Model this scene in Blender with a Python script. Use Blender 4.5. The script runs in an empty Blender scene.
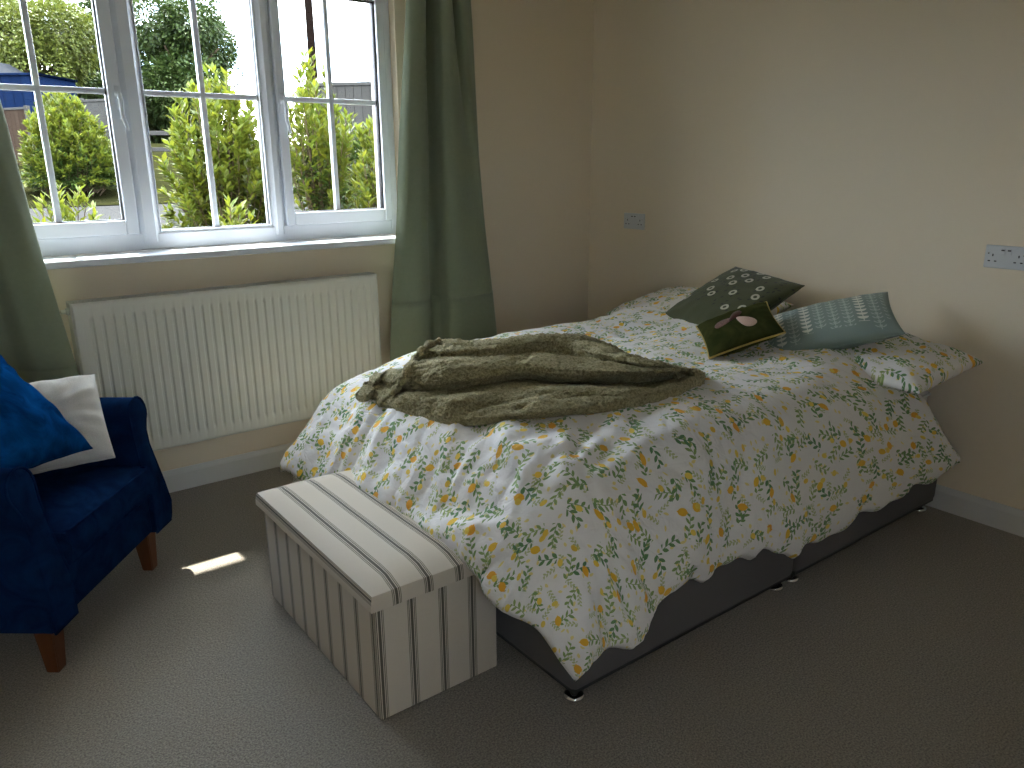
import bpy, bmesh, math, random
from mathutils import Vector, Matrix, Euler, noise
from mathutils.bvhtree import BVHTree

S = bpy.context.scene
COL = S.collection
PI = math.pi
R = math.radians
random.seed(7)

# ------------------------------------------------------------------ camera
F_PX, PITCH, YAW, ROLL, EYE = 774.55, 0.2794, 0.6496, -0.0060, Vector((0, 0, 1.43))
FW = Vector((math.sin(YAW)*math.cos(PITCH), math.cos(YAW)*math.cos(PITCH), -math.sin(PITCH)))
_rt = Vector((math.cos(YAW), -math.sin(YAW), 0)); _up = _rt.cross(FW)
RT = _rt*math.cos(ROLL) + _up*math.sin(ROLL)
UP = _up*math.cos(ROLL) - _rt*math.sin(ROLL)
cam = bpy.data.cameras.new('camera'); cam.sensor_width = 36; cam.lens = F_PX*36/1024
cam.clip_start = .05; cam.clip_end = 400
co = bpy.data.objects.new('camera', cam); COL.objects.link(co)
_m = Matrix((RT, UP, -FW)).transposed().to_4x4(); _m.translation = EYE; co.matrix_world = _m
S.camera = co

def ray(x, y, depth):
    """World point seen at pixel x, y at a forward depth."""
    return EYE + (FW*F_PX + RT*(x-512) - UP*(y-384))*(depth/F_PX)

def on_z(x, y, z):
    d = FW*F_PX + RT*(x-512) - UP*(y-384)
    return EYE + d*((z-EYE.z)/d.z)

def on_y(x, y, yy):
    d = FW*F_PX + RT*(x-512) - UP*(y-384)
    return EYE + d*((yy-EYE.y)/d.y)

# ------------------------------------------------------------------ object helpers
def tag(o, label=None, cat=None, group=None, kind=None):
    if label: o['label'] = label
    if cat: o['category'] = cat
    if group: o['group'] = group
    if kind: o['kind'] = kind
    return o

def obj(name, bm, mat, parent=None, smooth=True, label=None, angle=None):
    me = bpy.data.meshes.new(name)
    bmesh.ops.recalc_face_normals(bm, faces=bm.faces[:])
    bm.to_mesh(me); bm.free()
    for m in (mat if isinstance(mat, (list, tuple)) else [mat]): me.materials.append(m)
    if smooth:
        for p in me.polygons: p.use_smooth = True
        if angle is not None: me.set_sharp_from_angle(angle=R(angle))
    o = bpy.data.objects.new(name, me); COL.objects.link(o)
    if parent: o.parent = parent
    if label: o['label'] = label
    return o

def empty(name, label, cat, loc=(0, 0, 0), rot=(0, 0, 0), group=None):
    o = bpy.data.objects.new(name, None); COL.objects.link(o)
    o.location = loc; o.rotation_euler = rot; o.empty_display_size = .1
    return tag(o, label, cat, group)

def copy_tree(o, parent=None):
    c = o.copy(); COL.objects.link(c)
    if parent: c.parent = parent
    for ch in list(o.children): copy_tree(ch, c)
    return c

def structure(name, bm, mat, parent=None, **k):
    o = obj(name, bm, mat, parent, **k)
    if not parent: o['kind'] = 'structure'
    return o

# ------------------------------------------------------------------ mesh helpers
def new(): return bmesh.new()

def add_box(bm, a, b, bev=0, seg=2, M=None):
    t = bmesh.new(); bmesh.ops.create_cube(t, size=1)
    for v in t.verts:
        v.co = Vector([a[i] if v.co[i] < 0 else b[i] for i in range(3)])
    if bev: bmesh.ops.bevel(t, geom=t.edges[:], offset=bev, segments=seg, affect='EDGES', profile=.5)
    if M: bmesh.ops.transform(t, matrix=M, verts=t.verts[:])
    merge(bm, t); return bm

def merge(bm, t):
    me = bpy.data.meshes.new('tmp'); t.to_mesh(me); t.free(); bm.from_mesh(me); bpy.data.meshes.remove(me)

def add_tube(bm, pts, r, n=10, closed=False, cap=True):
    pts = [Vector(p) for p in pts]; N = len(pts); rings = []
    rad = r if callable(r) else (lambda i: r)
    prev = None
    for i, p in enumerate(pts):
        if closed: t = pts[(i+1) % N]-pts[i-1]
        else: t = pts[min(i+1, N-1)]-pts[max(i-1, 0)]
        t.normalize()
        a = prev if prev else (Vector((0, 0, 1)) if abs(t.z) < .9 else Vector((1, 0, 0)))
        x = (a - t*a.dot(t)).normalized(); y = t.cross(x); prev = x
        rings.append([bm.verts.new(p+(x*math.cos(2*PI*k/n)+y*math.sin(2*PI*k/n))*rad(i)) for k in range(n)])
    for i in range(N if closed else N-1):
        A, B = rings[i], rings[(i+1) % N]
        for k in range(n): bm.faces.new((A[k], A[(k+1) % n], B[(k+1) % n], B[k]))
    if cap and not closed: bm.faces.new(rings[0]); bm.faces.new(rings[-1])
    return bm

def add_lathe(bm, prof, n=24, M=None):
    t = bmesh.new(); rings = []
    for r_, z in prof:
        rings.append([t.verts.new((r_*math.cos(2*PI*k/n), r_*math.sin(2*PI*k/n), z)) for k in range(n)])
    for A, B in zip(rings, rings[1:]):
        for k in range(n): t.faces.new((A[k], A[(k+1) % n], B[(k+1) % n], B[k]))
    t.faces.new(rings[0]); t.faces.new(rings[-1])
    if M: bmesh.ops.transform(t, matrix=M, verts=t.verts[:])
    merge(bm, t); return bm

def smooth(t):
    t = max(0., min(1., t)); return t*t*(3-2*t)

def lerp_pts(x, pts):
    for (a, b), (c, d) in zip(pts, pts[1:]):
        if x <= c: return b+(d-b)*smooth((x-a)/(c-a)) if x > a else b
    return pts[-1][1]

def spline(pts, n):
    """Catmull-Rom through pts (tuples of any size), n samples per span."""
    P = [Vector(p) for p in pts]; out = []
    for i in range(len(P)-1):
        p0, p1, p2, p3 = P[max(i-1, 0)], P[i], P[i+1], P[min(i+2, len(P)-1)]
        for k in range(n):
            t = k/n
            out.append(.5*((2*p1)+(p2-p0)*t+(2*p0-5*p1+4*p2-p3)*t*t+(3*p1-p0-3*p2+p3)*t**3))
    out.append(P[-1]); return out

# ------------------------------------------------------------------ node expression helper
class X:
    """A float socket with operators, so patterns read as formulas."""
    def __init__(s, nt, sock): s.nt, s.s = nt, sock
    def _op(s, op, *o, clamp=False):
        n = s.nt.nodes.new('ShaderNodeMath'); n.operation = op; n.use_clamp = clamp
        for i, v in enumerate((s,)+o):
            if isinstance(v, X): s.nt.links.new(v.s, n.inputs[i])
            else: n.inputs[i].default_value = v
        return X(s.nt, n.outputs[0])
    def __add__(s, o): return s._op('ADD', o)
    __radd__ = __add__
    def __sub__(s, o): return s._op('SUBTRACT', o)
    def __rsub__(s, o): return (s*-1)+o
    def __mul__(s, o): return s._op('MULTIPLY', o)
    __rmul__ = __mul__
    def __truediv__(s, o): return s._op('DIVIDE', o)
    def abs(s): return s._op('ABSOLUTE')
    def fract(s): return s._op('FRACT')
    def floor(s): return s._op('FLOOR')
    def sin(s): return s._op('SINE')
    def cos(s): return s._op('COSINE')
    def lt(s, o): return s._op('LESS_THAN', o)
    def gt(s, o): return s._op('GREATER_THAN', o)
    def min(s, o): return s._op('MINIMUM', o)
    def max(s, o): return s._op('MAXIMUM', o)
    def sqrt(s): return s._op('SQRT')
    def band(s, lo, hi): return s.gt(lo)*s.lt(hi)

class Mat:
    def __init__(s, name, color=(.8, .8, .8), rough=.6, **kw):
        s.m = bpy.data.materials.new(name); s.m.use_nodes = True; s.nt = s.m.node_tree
        s.b = s.nt.nodes['Principled BSDF']; s.out = s.nt.nodes['Material Output']
        s.b.inputs['Base Color'].default_value = (*color, 1); s.b.inputs['Roughness'].default_value = rough
        for k, v in kw.items():
            k = {'sheen': 'Sheen Weight', 'sheen_rough': 'Sheen Roughness', 'metal': 'Metallic', 'spec': 'Specular IOR Level', 'coat': 'Coat Weight'}.get(k, k)
            s.b.inputs[k].default_value = v
        s._c = {}
    def coord(s, which='Object'):
        if which not in s._c:
            t = s.nt.nodes.new('ShaderNodeTexCoord'); s._c[which] = t.outputs[which]
        return s._c[which]
    def xyz(s, which='Object'):
        n = s.nt.nodes.new('ShaderNodeSeparateXYZ'); s.nt.links.new(s.coord(which), n.inputs[0])
        return [X(s.nt, o) for o in n.outputs]
    def noise(s, scale, detail=3, rough=.5, which='Object', dist=0):
        n = s.nt.nodes.new('ShaderNodeTexNoise'); s.nt.links.new(s.coord(which), n.inputs['Vector'])
        n.inputs['Scale'].default_value = scale; n.inputs['Detail'].default_value = detail
        n.inputs['Roughness'].default_value = rough; n.inputs['Distortion'].default_value = dist
        return X(s.nt, n.outputs['Fac'])
    def vec(s, x, y):
        n = s.nt.nodes.new('ShaderNodeCombineXYZ')
        for i, v in enumerate((x, y)):
            if isinstance(v, X): s.nt.links.new(v.s, n.inputs[i])
            else: n.inputs[i].default_value = v
        return n.outputs[0]
    def cells(s, x, y, scale, rnd=.85):
        """2-D Voronoi: local offset (metres) from the cell's point and three random numbers."""
        n = s.nt.nodes.new('ShaderNodeTexVoronoi'); n.voronoi_dimensions = '2D'
        n.inputs['Scale'].default_value = 1; n.inputs['Randomness'].default_value = rnd
        xs, ys = x*scale, y*scale
        s.nt.links.new(s.vec(xs, ys), n.inputs['Vector'])
        p = s.nt.nodes.new('ShaderNodeSeparateXYZ'); s.nt.links.new(n.outputs['Position'], p.inputs[0])
        c = s.nt.nodes.new('ShaderNodeSeparateColor'); s.nt.links.new(n.outputs['Color'], c.inputs[0])
        return ((xs-X(s.nt, p.outputs[0]))/scale, (ys-X(s.nt, p.outputs[1]))/scale, [X(s.nt, o) for o in c.outputs[:3]])
    def mix(s, fac, a, b):
        n = s.nt.nodes.new('ShaderNodeMix'); n.data_type = 'RGBA'
        for v, i in ((fac, n.inputs[0]), (a, n.inputs[6]), (b, n.inputs[7])):
            if isinstance(v, X): s.nt.links.new(v.s, i)
            elif hasattr(v, 'is_output'): s.nt.links.new(v, i)
            elif isinstance(v, (int, float)): i.default_value = v
            else: i.default_value = (*v, 1)
        return n.outputs[2]
    def color(s, sock): s.nt.links.new(sock, s.b.inputs['Base Color']); return s
    def bump(s, h, strength=.3, dist=.005):
        n = s.nt.nodes.new('ShaderNodeBump'); n.inputs['Strength'].default_value = strength; n.inputs['Distance'].default_value = dist
        s.nt.links.new(h.s, n.inputs['Height']); s.nt.links.new(n.outputs[0], s.b.inputs['Normal']); return s

def rot(x, y, a):
    c, sn = (a.cos(), a.sin()) if isinstance(a, X) else (math.cos(a), math.sin(a))
    return x*c+y*sn, y*c-x*sn

def leaf_mask(x, y, L, w):
    """Pointed leaf from the origin along +x."""
    t = (x/L)*2-1
    return ((y.abs()/w)+t*t).lt(1.0)

def sprig(u, v, half, pitch, L, w, ang=.8, bend=2.0, stem=.0011):
    v = v-u*u*bend
    side = v.lt(0)
    f = ((u/pitch)+side*.5).fract()
    lx, ly = rot((f-.28)*pitch, v.abs(), ang)
    lv = leaf_mask(lx, ly, L, w)
    st = v.abs().lt(stem)
    return lv.max(st)*(u.abs().lt(half))

# ------------------------------------------------------------------ materials
def mat_wall():
    m = Mat('wall_paint', (.80, .695, .53), .75)
    n = m.noise(220, 2); m.bump(n, .06, .002)
    return m.m
def mat_carpet():
    m = Mat('carpet', (.3, .27, .23), .95, sheen=.25)
    a = m.noise(190, 2, .75); b = m.noise(70, 3, .6); c = m.noise(2.2, 3)
    col = m.mix((a-.5)*3.0+.5, (.104, .089, .068), (.37, .328, .268))
    col = m.mix((b-.35)*.7, col, (.222, .194, .155))
    col = m.mix((c-.4)*.5, col, (.285, .252, .202))
    m.color(col); m.bump(a*.6+b*.6, .75, .006)
    return m.m
def mat_upvc(): return Mat('white_upvc', (.71, .75, .81), .28).m
def mat_gloss_white(): return Mat('white_gloss_paint', (.66, .655, .63), .35).m
def mat_radiator(): return Mat('radiator_enamel', (.72, .715, .635), .32).m
def mat_plastic(): return Mat('socket_plastic', (.62, .63, .63), .3).m
def mat_dark(): return Mat('dark_slot', (.015, .015, .015), .6).m
def mat_chrome(): return Mat('chrome', (.75, .75, .76), .15, metal=1).m
def mat_black(): return Mat('black_plastic', (.02, .02, .02), .4).m
def mat_glass():
    m = bpy.data.materials.new('window_glass'); m.use_nodes = True; nt = m.node_tree; nt.nodes.clear()
    o = nt.nodes.new('ShaderNodeOutputMaterial'); t = nt.nodes.new('ShaderNodeBsdfTransparent'); g = nt.nodes.new('ShaderNodeBsdfGlossy')
    lw = nt.nodes.new('ShaderNodeLayerWeight'); mx = nt.nodes.new('ShaderNodeMixShader'); lw.inputs[0].default_value = .5
    fr = X(nt, lw.outputs['Facing'])._op('POWER', 5.0)*.85+.018
    g.inputs['Roughness'].default_value = .02; t.inputs[0].default_value = (.97, .985, .98, 1)
    nt.links.new(fr.s, mx.inputs[0]); nt.links.new(t.outputs[0], mx.inputs[1]); nt.links.new(g.outputs[0], mx.inputs[2]); nt.links.new(mx.outputs[0], o.inputs[0])
    return m
def mat_curtain():
    m = Mat('sage_curtain_cloth', (.20, .245, .155), .85, sheen=.15)
    x, y, z = m.xyz('UV')
    w = (x*2600).sin()*.5+(y*2600).sin()*.5
    n = m.noise(60, 3); m.color(m.mix((n-.3)*.6, (.235, .275, .185), (.305, .35, .24))); m.bump(w+n*2, .12, .001)
    tr = m.nt.nodes.new('ShaderNodeBsdfTranslucent'); tr.inputs[0].default_value = (.25, .30, .16, 1)
    mx = m.nt.nodes.new('ShaderNodeMixShader'); mx.inputs[0].default_value = .10
    m.nt.links.new(m.b.outputs[0], mx.inputs[1]); m.nt.links.new(tr.outputs[0], mx.inputs[2]); m.nt.links.new(mx.outputs[0], m.out.inputs[0])
    return m.m
def mat_velvet(name, col, col2, sheen=.6, rough=.55):
    m = Mat(name, col, rough, sheen=sheen, sheen_rough=.35)
    m.b.inputs['Sheen Tint'].default_value = (*[min(1, c*3+.01) for c in col2], 1)
    m.b.inputs['Specular IOR Level'].default_value = 0
    n = m.noise(9, 4, .6, dist=1.2); f = m.noise(400, 2)
    m.color(m.mix((n-.35)*2.2, col, col2)); m.bump(f+n*.6, .15, .002)
    return m.m
def mat_wood(name, a, b):
    m = Mat(name, a, .35)
    mp = m.nt.nodes.new('ShaderNodeMapping'); mp.inputs['Scale'].default_value = (60, 60, 5); m.nt.links.new(m.coord('Object'), mp.inputs[0])
    n = m.nt.nodes.new('ShaderNodeTexNoise'); m.nt.links.new(mp.outputs[0], n.inputs['Vector']); n.inputs['Scale'].default_value = 1; n.inputs['Detail'].default_value = 4
    m.color(m.mix(X(m.nt, n.outputs[0]), a, b)); return m.m
def mat_fabric(name, col, rough=.9, s=700, var=.25, strength=.2, sheen=.1):
    m = Mat(name, col, rough, sheen=sheen)
    n = m.noise(s, 2); b = m.noise(14, 3)
    d = tuple(c*(1-var) for c in col)
    m.color(m.mix((n-.3)*1.4, d, col)); m.bump(n+b*.3, strength, .002); return m.m
def mat_stripe():
    """Cream ticking: triple olive-brown stripes along UV v, spaced along UV u."""
    m = Mat('striped_ticking', (.6, .55, .47), .85, sheen=.1)
    u, v, _ = m.xyz('UV')
    f = ((u/.0955).fract()-.5).abs()*.0955
    st = f.lt(.0040).max(f.band(.0066, .0090)).max(f.band(.0112, .0130))
    n = m.noise(900, 2)
    base = m.mix((n-.3)*1.2, (.52, .455, .365), (.62, .55, .45))
    m.color(m.mix(st*.92, base, (.055, .048, .030))); m.bump(n, .15, .001)
    return m.m
def mat_lemon(name):
    m = Mat(name, (.8, .8, .8), .8, sheen=.08)
    u, v, _ = m.xyz('UV')
    wob = m.noise(30, 1, which='UV')
    base = (.755, .725, .70)
    col = m.mix(0., base, base)
    # pale blossom and far leaves
    dx, dy, c = m.cells(u+.37+wob*.02, v+.11, 27, .95); lx, ly = rot(dx, dy, c[0]*6.28)
    col = m.mix(leaf_mask(lx+.008, ly, .016, .0042)*c[1].gt(.25)*.85, col, (.76, .62, .17))
    dx, dy, c = m.cells(u+1.9, v+.57, 17, .9); lx, ly = rot(dx, dy, c[0]*6.28)
    col = m.mix(sprig(lx, ly, .020, .011, .012, .0028, .75, 3.0, .0007)*c[1].gt(.35)*.85, col, (.40, .44, .17))
    # leafy sprigs, two greens
    dx, dy, c = m.cells(u+5.3, v+2.7, 11.5, .8); lx, ly = rot(dx, dy, c[0]*6.28)
    col = m.mix(sprig(lx, ly, .034, .0205, .0215, .0042, .80, 3.8)*c[1].gt(.22), col, m.mix(c[2], (.15, .27, .085), (.28, .37, .12)))
    dx, dy, c = m.cells(u+9.1, v+7.7, 10, .85); lx, ly = rot(dx, dy, c[0]*6.28)
    col = m.mix(sprig(lx, ly, .030, .024, .024, .0050, .74, -5.0)*c[1].gt(.30), col, m.mix(c[2], (.09, .21, .08), (.18, .29, .10)))
    # lemons
    dx, dy, c = m.cells(u+3.1, v+4.3, 9.6, .9); lx, ly = rot(dx, dy, c[0]*6.28)
    l2 = ((lx*lx)/(.0150**2)+(ly*ly)/(.0112**2)).lt(1.0).max(leaf_mask(lx+.019, ly, .038, .0062))
    col = m.mix(l2*c[1].gt(.30), col, m.mix(c[2], (.78, .50, .03), (.80, .36, .02)))
    dx, dy, c = m.cells(u+6.6, v+1.2, 12.5, .9); lx, ly = rot(dx, dy, c[0]*6.28)
    l2 = ((lx*lx)/(.0105**2)+(ly*ly)/(.0080**2)).lt(1.0)
    col = m.mix(l2*c[1].gt(.45), col, m.mix(c[2], (.80, .62, .10), (.78, .50, .05)))
    m.color(col)
    n = m.noise(26, 4, .6, which='Object', dist=1.4); r1 = (m.noise(4.2, 2, .45, which='Object', dist=.9)-.5).abs().min(.08); r2 = (m.noise(8, 2, .45, which='Object', dist=1.1)-.5).abs().min(.07); m.bump(n*.35+r1*5+r2*3, .38, .014)
    return m.m
def mat_rings():
    m = mat_base = Mat('embroidered_green_linen', (.10, .105, .055), .85, sheen=.15)
    u, v, _ = m.xyz('UV')
    n = m.noise(500, 2); n2 = m.noise(7, 2)
    col = m.mix((n-.3)*1.2, (.052, .060, .022), (.088, .098, .040))
    dx, dy, c = m.cells(u+.4, v+.2, 18, .9); lx, ly = rot(dx, dy, c[0]*1.2+.6)
    col = m.mix(leaf_mask(lx+.02, ly, .04, .009)*c[1].gt(.5)*v.gt(.25), col, (.02, .022, .018))
    ring = None
    for (a, b) in [(.10, .30), (.16, .62), (.30, .47), (.40, .40), (.33, .70), (.44, .80), (.47, .62), (.58, .73), (.66, .88), (.61, .50), (.79, .68), (.86, .56), (.88, .38), (.72, .30), (.20, .85), (.52, .93), (.30, .90)]:
        d = ((u-a)*(u-a)+(v-b)*(v-b)).sqrt().band(.019, .042)
        ring = d if ring is None else ring.max(d)
    m.color(m.mix(ring, col, (.55, .52, .42))); m.bump(n+ring*2, .2, .002)
    return m.m
def mat_leafprint():
    m = Mat('leaf_print_teal_linen', (.3, .36, .33), .85, sheen=.1)
    u, v, _ = m.xyz('UV')
    n = m.noise(500, 2)
    col = m.mix((n-.3)*1.2, (.205, .265, .235), (.245, .305, .27))
    W = .052
    x0 = u*.51; y0 = v*.33
    k = (x0/W).floor(); x = ((x0/W).fract()-.5)*W
    h = ((k*12.9898).sin()*43758.5).fract(); h2 = ((k*78.233).sin()*12543.1).fract()
    pitch = .026
    f = ((y0/pitch)+h).fract()
    lx, ly = rot((f-.40)*pitch, x.abs(), .70)
    lf = leaf_mask(lx, ly, .033, .0085)
    inner = leaf_mask(lx-.006, ly, .024, .0038)
    out = lf*(1-inner*h.lt(.5)*.9)
    top = v.lt(.985)*v.gt(h2*.25+.02)*u.band(.05, .96)
    pale = m.mix(h.gt(.5), (.40, .46, .41), (.66, .66, .57))
    col = m.mix(out.max(x.abs().lt(.0018))*top, col, pale)
    m.color(col); m.bump(n, .15, .001)
    return m.m
def mat_sherpa():
    m = Mat('olive_sherpa_fleece', (.10, .09, .045), 1.0, sheen=.2, sheen_rough=.6)
    m.b.inputs['Sheen Tint'].default_value = (.5, .45, .28, 1)
    n = m.noise(110, 3, .7); b = m.noise(330, 2)
    m.color(m.mix((n-.36)*3.0, (.17, .145, .065), (.47, .415, .24))); m.bump(n+b*.5, .9, .008)
    return m.m
def mat_leaf(name, a, b, trans=.45, rough=.45):
    m = Mat(name, a, rough, spec=.15)
    g = m.nt.nodes.new('ShaderNodeNewGeometry'); r = X(m.nt, g.outputs['Random Per Island'])
    c = m.mix(r, a, b); m.color(c)
    t = m.nt.nodes.new('ShaderNodeBsdfTranslucent'); m.nt.links.new(c, t.inputs[0])
    mx = m.nt.nodes.new('ShaderNodeMixShader'); mx.inputs[0].default_value = trans
    m.nt.links.new(m.b.outputs[0], mx.inputs[1]); m.nt.links.new(t.outputs[0], mx.inputs[2]); m.nt.links.new(mx.outputs[0], m.out.inputs[0])
    return m.m
def mat_noise(name, a, b, scale, rough=.9, bump=.3):
    m = Mat(name, a, rough, spec=0); n = m.noise(scale, 5, .65); m.color(m.mix((n-.3)*2.2, a, b)); m.bump(n, bump, .02); return m.m
def mat_planks(name, a, b, w=.12):
    m = Mat(name, a, .9, spec=0); x, y, z = m.xyz('Object'); k = (x/w); gap = k.fract().lt(.06)
    h = ((k.floor()*12.9898).sin()*4375.5).fract(); n = m.noise(12, 4)
    m.color(m.mix(gap, m.mix(h*.6+n*.4, a, b), tuple(c*.25 for c in a))); return m.m

WALL = mat_wall(); CARPET = mat_carpet(); UPVC = mat_upvc(); GLOSS = mat_gloss_white(); CEIL = Mat('ceiling_paint', (.87, .86, .83), .8).m; RAD = mat_radiator()
PLASTIC = mat_plastic(); DARK = mat_dark(); CHROME = mat_chrome(); BLACK = mat_black(); GLASS = mat_glass(); CURT = mat_curtain()
NAVY = mat_velvet('navy_velvet', (0.0036, 0.0122, 0.0432), (0.0072, 0.0302, 0.1008), .12)
BLUE = mat_velvet('royal_blue_velvet', (0.0021, 0.0215, 0.0831), (0.0041, 0.0734, 0.2541), .0, .5)
LEGWOOD = mat_wood('stained_leg_wood', (.085, .026, .009), (.15, .05, .017))
WHITECLOTH = mat_fabric('white_linen', (.80, .77, .71), s=350, strength=.3)
BASEFAB = mat_fabric('charcoal_divan_fabric', (.115, .108, .106), s=600, sheen=.05)
MATTRESS = mat_fabric('mattress_ticking', (.6, .58, .55), s=300)
STRIPE = mat_stripe(); LEMON = mat_lemon('lemon_print_cotton'); RINGS = mat_rings(); LEAFP = mat_leafprint(); SHERPA = mat_sherpa()
OLIVEVEL = mat_velvet('olive_velvet', (.022, .026, .008), (.055, .060, .020), .4)
GOLD = Mat('gold_cord', (.42, .30, .07), .5).m
BEEBODY = mat_fabric('maroon_embroidery', (.11, .045, .035), s=300); BEEWING = mat_fabric('pink_cream_embroidery', (.62, .42, .33), s=300)
BEEWING2 = mat_fabric('brown_pink_embroidery', (.26, .13, .10), s=160, var=.6)

# ------------------------------------------------------------------ the room
YW, XH, XL, YR, ZC = 3.527, 3.28, -1.15, -1.3, 2.42      # window wall, head wall, left wall, rear wall, ceiling
WX0, WX1, WZ0, WZ1 = .15, 1.992, 1.055, 2.27             # window opening
bm = new(); add_box(bm, (XL-.2, YR-.2, -.12), (XH+.2, YW+.27, 0)); structure('floor', bm, CARPET, smooth=False)
bm = new(); add_box(bm, (XL-.2, YR-.2, ZC), (XH+.2, YW, ZC+.25)); structure('ceiling', bm, CEIL, smooth=False)
bm = new()
add_box(bm, (XL-.2, YW, -.12), (XH+.2, YW+.27, WZ0)); add_box(bm, (XL-.2, YW, WZ1), (XH+.2, YW+.27, 2.80))
add_box(bm, (XL-.2, YW, WZ0), (WX0, YW+.27, WZ1)); add_box(bm, (WX1, YW, WZ0), (XH+.2, YW+.27, WZ1))
structure('wall_window', bm, WALL, smooth=False)
bm = new(); add_box(bm, (XH, YR-.2, 0), (XH+.2, YW, ZC)); structure('wall_head', bm, WALL, smooth=False)
bm = new(); add_box(bm, (XL-.2, YR-.2, 0), (XL, YW, ZC)); structure('wall_left', bm, WALL, smooth=False)
RX, RXX, RZ, RZZ = -.62, .18, 1.08, 1.98                         # added unseen window, brings fill light from behind the camera
bm = new(); add_box(bm, (XL, YR-.2, 0), (RX, YR, ZC)); add_box(bm, (RXX, YR-.2, 0), (XH, YR, ZC)); add_box(bm, (RX, YR-.2, 0), (RXX, YR, RZ)); add_box(bm, (RX, YR-.2, RZZ), (RXX, YR, ZC)); structure('wall_rear', bm, WALL, smooth=False)
bm = new(); add_box(bm, (XL-.4, YW+.27, 2.70), (XH+.4, 4.25, 2.82)); structure('sun_cut_eaves', bm, GLOSS, smooth=False)  # unseen eaves, added to cut the sun to a thin floor strip

def baseboard(name, a, b, axis):
    bm = new(); t = .016; h = .102
    prof = [(0, 0), (t, 0), (t, h-.022), (t-.004, h-.012), (t-.010, h), (0, h)]
    vs = []
    for e in (a, b):
        ring = []
        for d, z in prof:
            ring.append(bm.verts.new({'w': (e, YW-d, z), 'h': (XH-d, e, z), 'l': (XL+d, e, z), 'r': (e, YR+d, z)}[axis]))
        vs.append(ring)
    n = len(prof)
    for k in range(n): bm.faces.new((vs[0][k], vs[0][(k+1) % n], vs[1][(k+1) % n], vs[1][k]))
    bm.faces.new(vs[0]); bm.faces.new(vs[1])
    structure(name, bm, GLOSS, smooth=False)
baseboard('baseboard_window', XL, XH, 'w'); baseboard('baseboard_head', YR, YW, 'h')
baseboard('baseboard_left', YR, YW, 'l'); baseboard('baseboard_rear', XL, XH, 'r')

# ------------------------------------------------------------------ window
win = empty('window_1', None, None); win['kind'] = 'structure'
YI, YG = 3.578, 3.618
def frame_rect(bm, x0, x1, z0, z1, w, y0, y1, bev=.004):
    """Four members of width w (l, r, b, t) framing a rectangle."""
    l, r, b, t = w
    add_box(bm, (x0, y0, z0), (x0+l, y1, z1), bev); add_box(bm, (x1-r, y0, z0), (x1, y1, z1), bev)
    add_box(bm, (x0+l-.001, y0, z0), (x1-r+.001, y1, z0+b), bev); add_box(bm, (x0+l-.001, y0, z1-t), (x1-r+.001, y1, z1), bev)
bm = new()
frame_rect(bm, WX0, WX1, 1.078, WZ1, (.046, .036, .070, .06), YI, 3.655, .006)
for a, b in ((.757, .842), (1.332, 1.398)):                       # chamfered mullions
    pr = [(a, 3.655), (a, YI+.012), (a+.022, YI-.010), (b-.022, YI-.010), (b, YI+.012), (b, 3.655)]
    lo = [bm.verts.new((x, y, 1.110)) for x, y in pr]; hi = [bm.verts.new((x, y, 2.24)) for x, y in pr]
    for k in range(6): bm.faces.new((lo[k], lo[(k+1) % 6], hi[(k+1) % 6], hi[k]))
    bm.faces.new(lo); bm.faces.new(hi)
obj('window_frame', bm, UPVC, win, smooth=False)
bm = new(); add_box(bm, (.30, 3.385, 1.049), (1.935, YW+.002, 1.077), .006, 3); add_box(bm, (WX0+.001, YW-.004, 1.055), (WX1-.001, YI+.03, 1.0765))
obj('window_sill', bm, UPVC, win, smooth=False)

def bars(bm, x0, x1, z0, z1):
    xm = (x0+x1)/2; w = .011; y0, y1 = 3.603, 3.633
    add_box(bm, (xm-w, y0, z0), (xm+w, y1, z1), .004); add_box(bm, (x0, y0+.001, 1.711-w), (x1, y1-.001, 1.711+w), .004)

def pane(x0, x1, z0, z1, parent):
    bm = new(); add_box(bm, (x0-.004, YG-.004, z0-.004), (x1+.004, YG+.004, z1+.004)); obj('glass_pane', bm, GLASS, parent, smooth=False)
    bm = new(); frame_rect(bm, x0-.001, x1+.001, z0-.001, z1+.001, (.0045,)*4, 3.598, 3.616, 0); obj('black_gasket', bm, BLACK, parent, smooth=False)
    bm = new(); bars(bm, x0, x1, z0, z1); obj('glazing_bars', bm, UPVC, parent, smooth=False)

def handle(x, z, s, parent):
    bm = new(); yb = YI-.014
    add_box(bm, (x-.013, yb-.006, z-.055), (x+.013, yb+.004, z+.035), .005, 3)
    add_lathe(bm, [(.012, 0), (.012, .02), (.009, .024)], 16, Matrix.Translation((x, yb, z))@Matrix.Rotation(R(90), 4, 'X'))
    path = spline([(x, yb-.026, z+.004), (x+s*.004, yb-.030, z-.03), (x+s*.002, yb-.033, z-.075), (x+s*.012, yb-.030, z-.115), (x+s*.016, yb-.028, z-.135)], 6)
    add_tube(bm, path, lambda i: .0095-.0035*i/len(path), 12)
    h = obj('window_handle', bm, UPVC, parent, angle=40)
    bm = new(); add_lathe(bm, [(.0045, 0), (.0045, .003)], 12, Matrix.Translation((x, yb-.024, z+.002))@Matrix.Rotation(R(90), 4, 'X')); obj('keyhole', bm, DARK, h, smooth=False)

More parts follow.
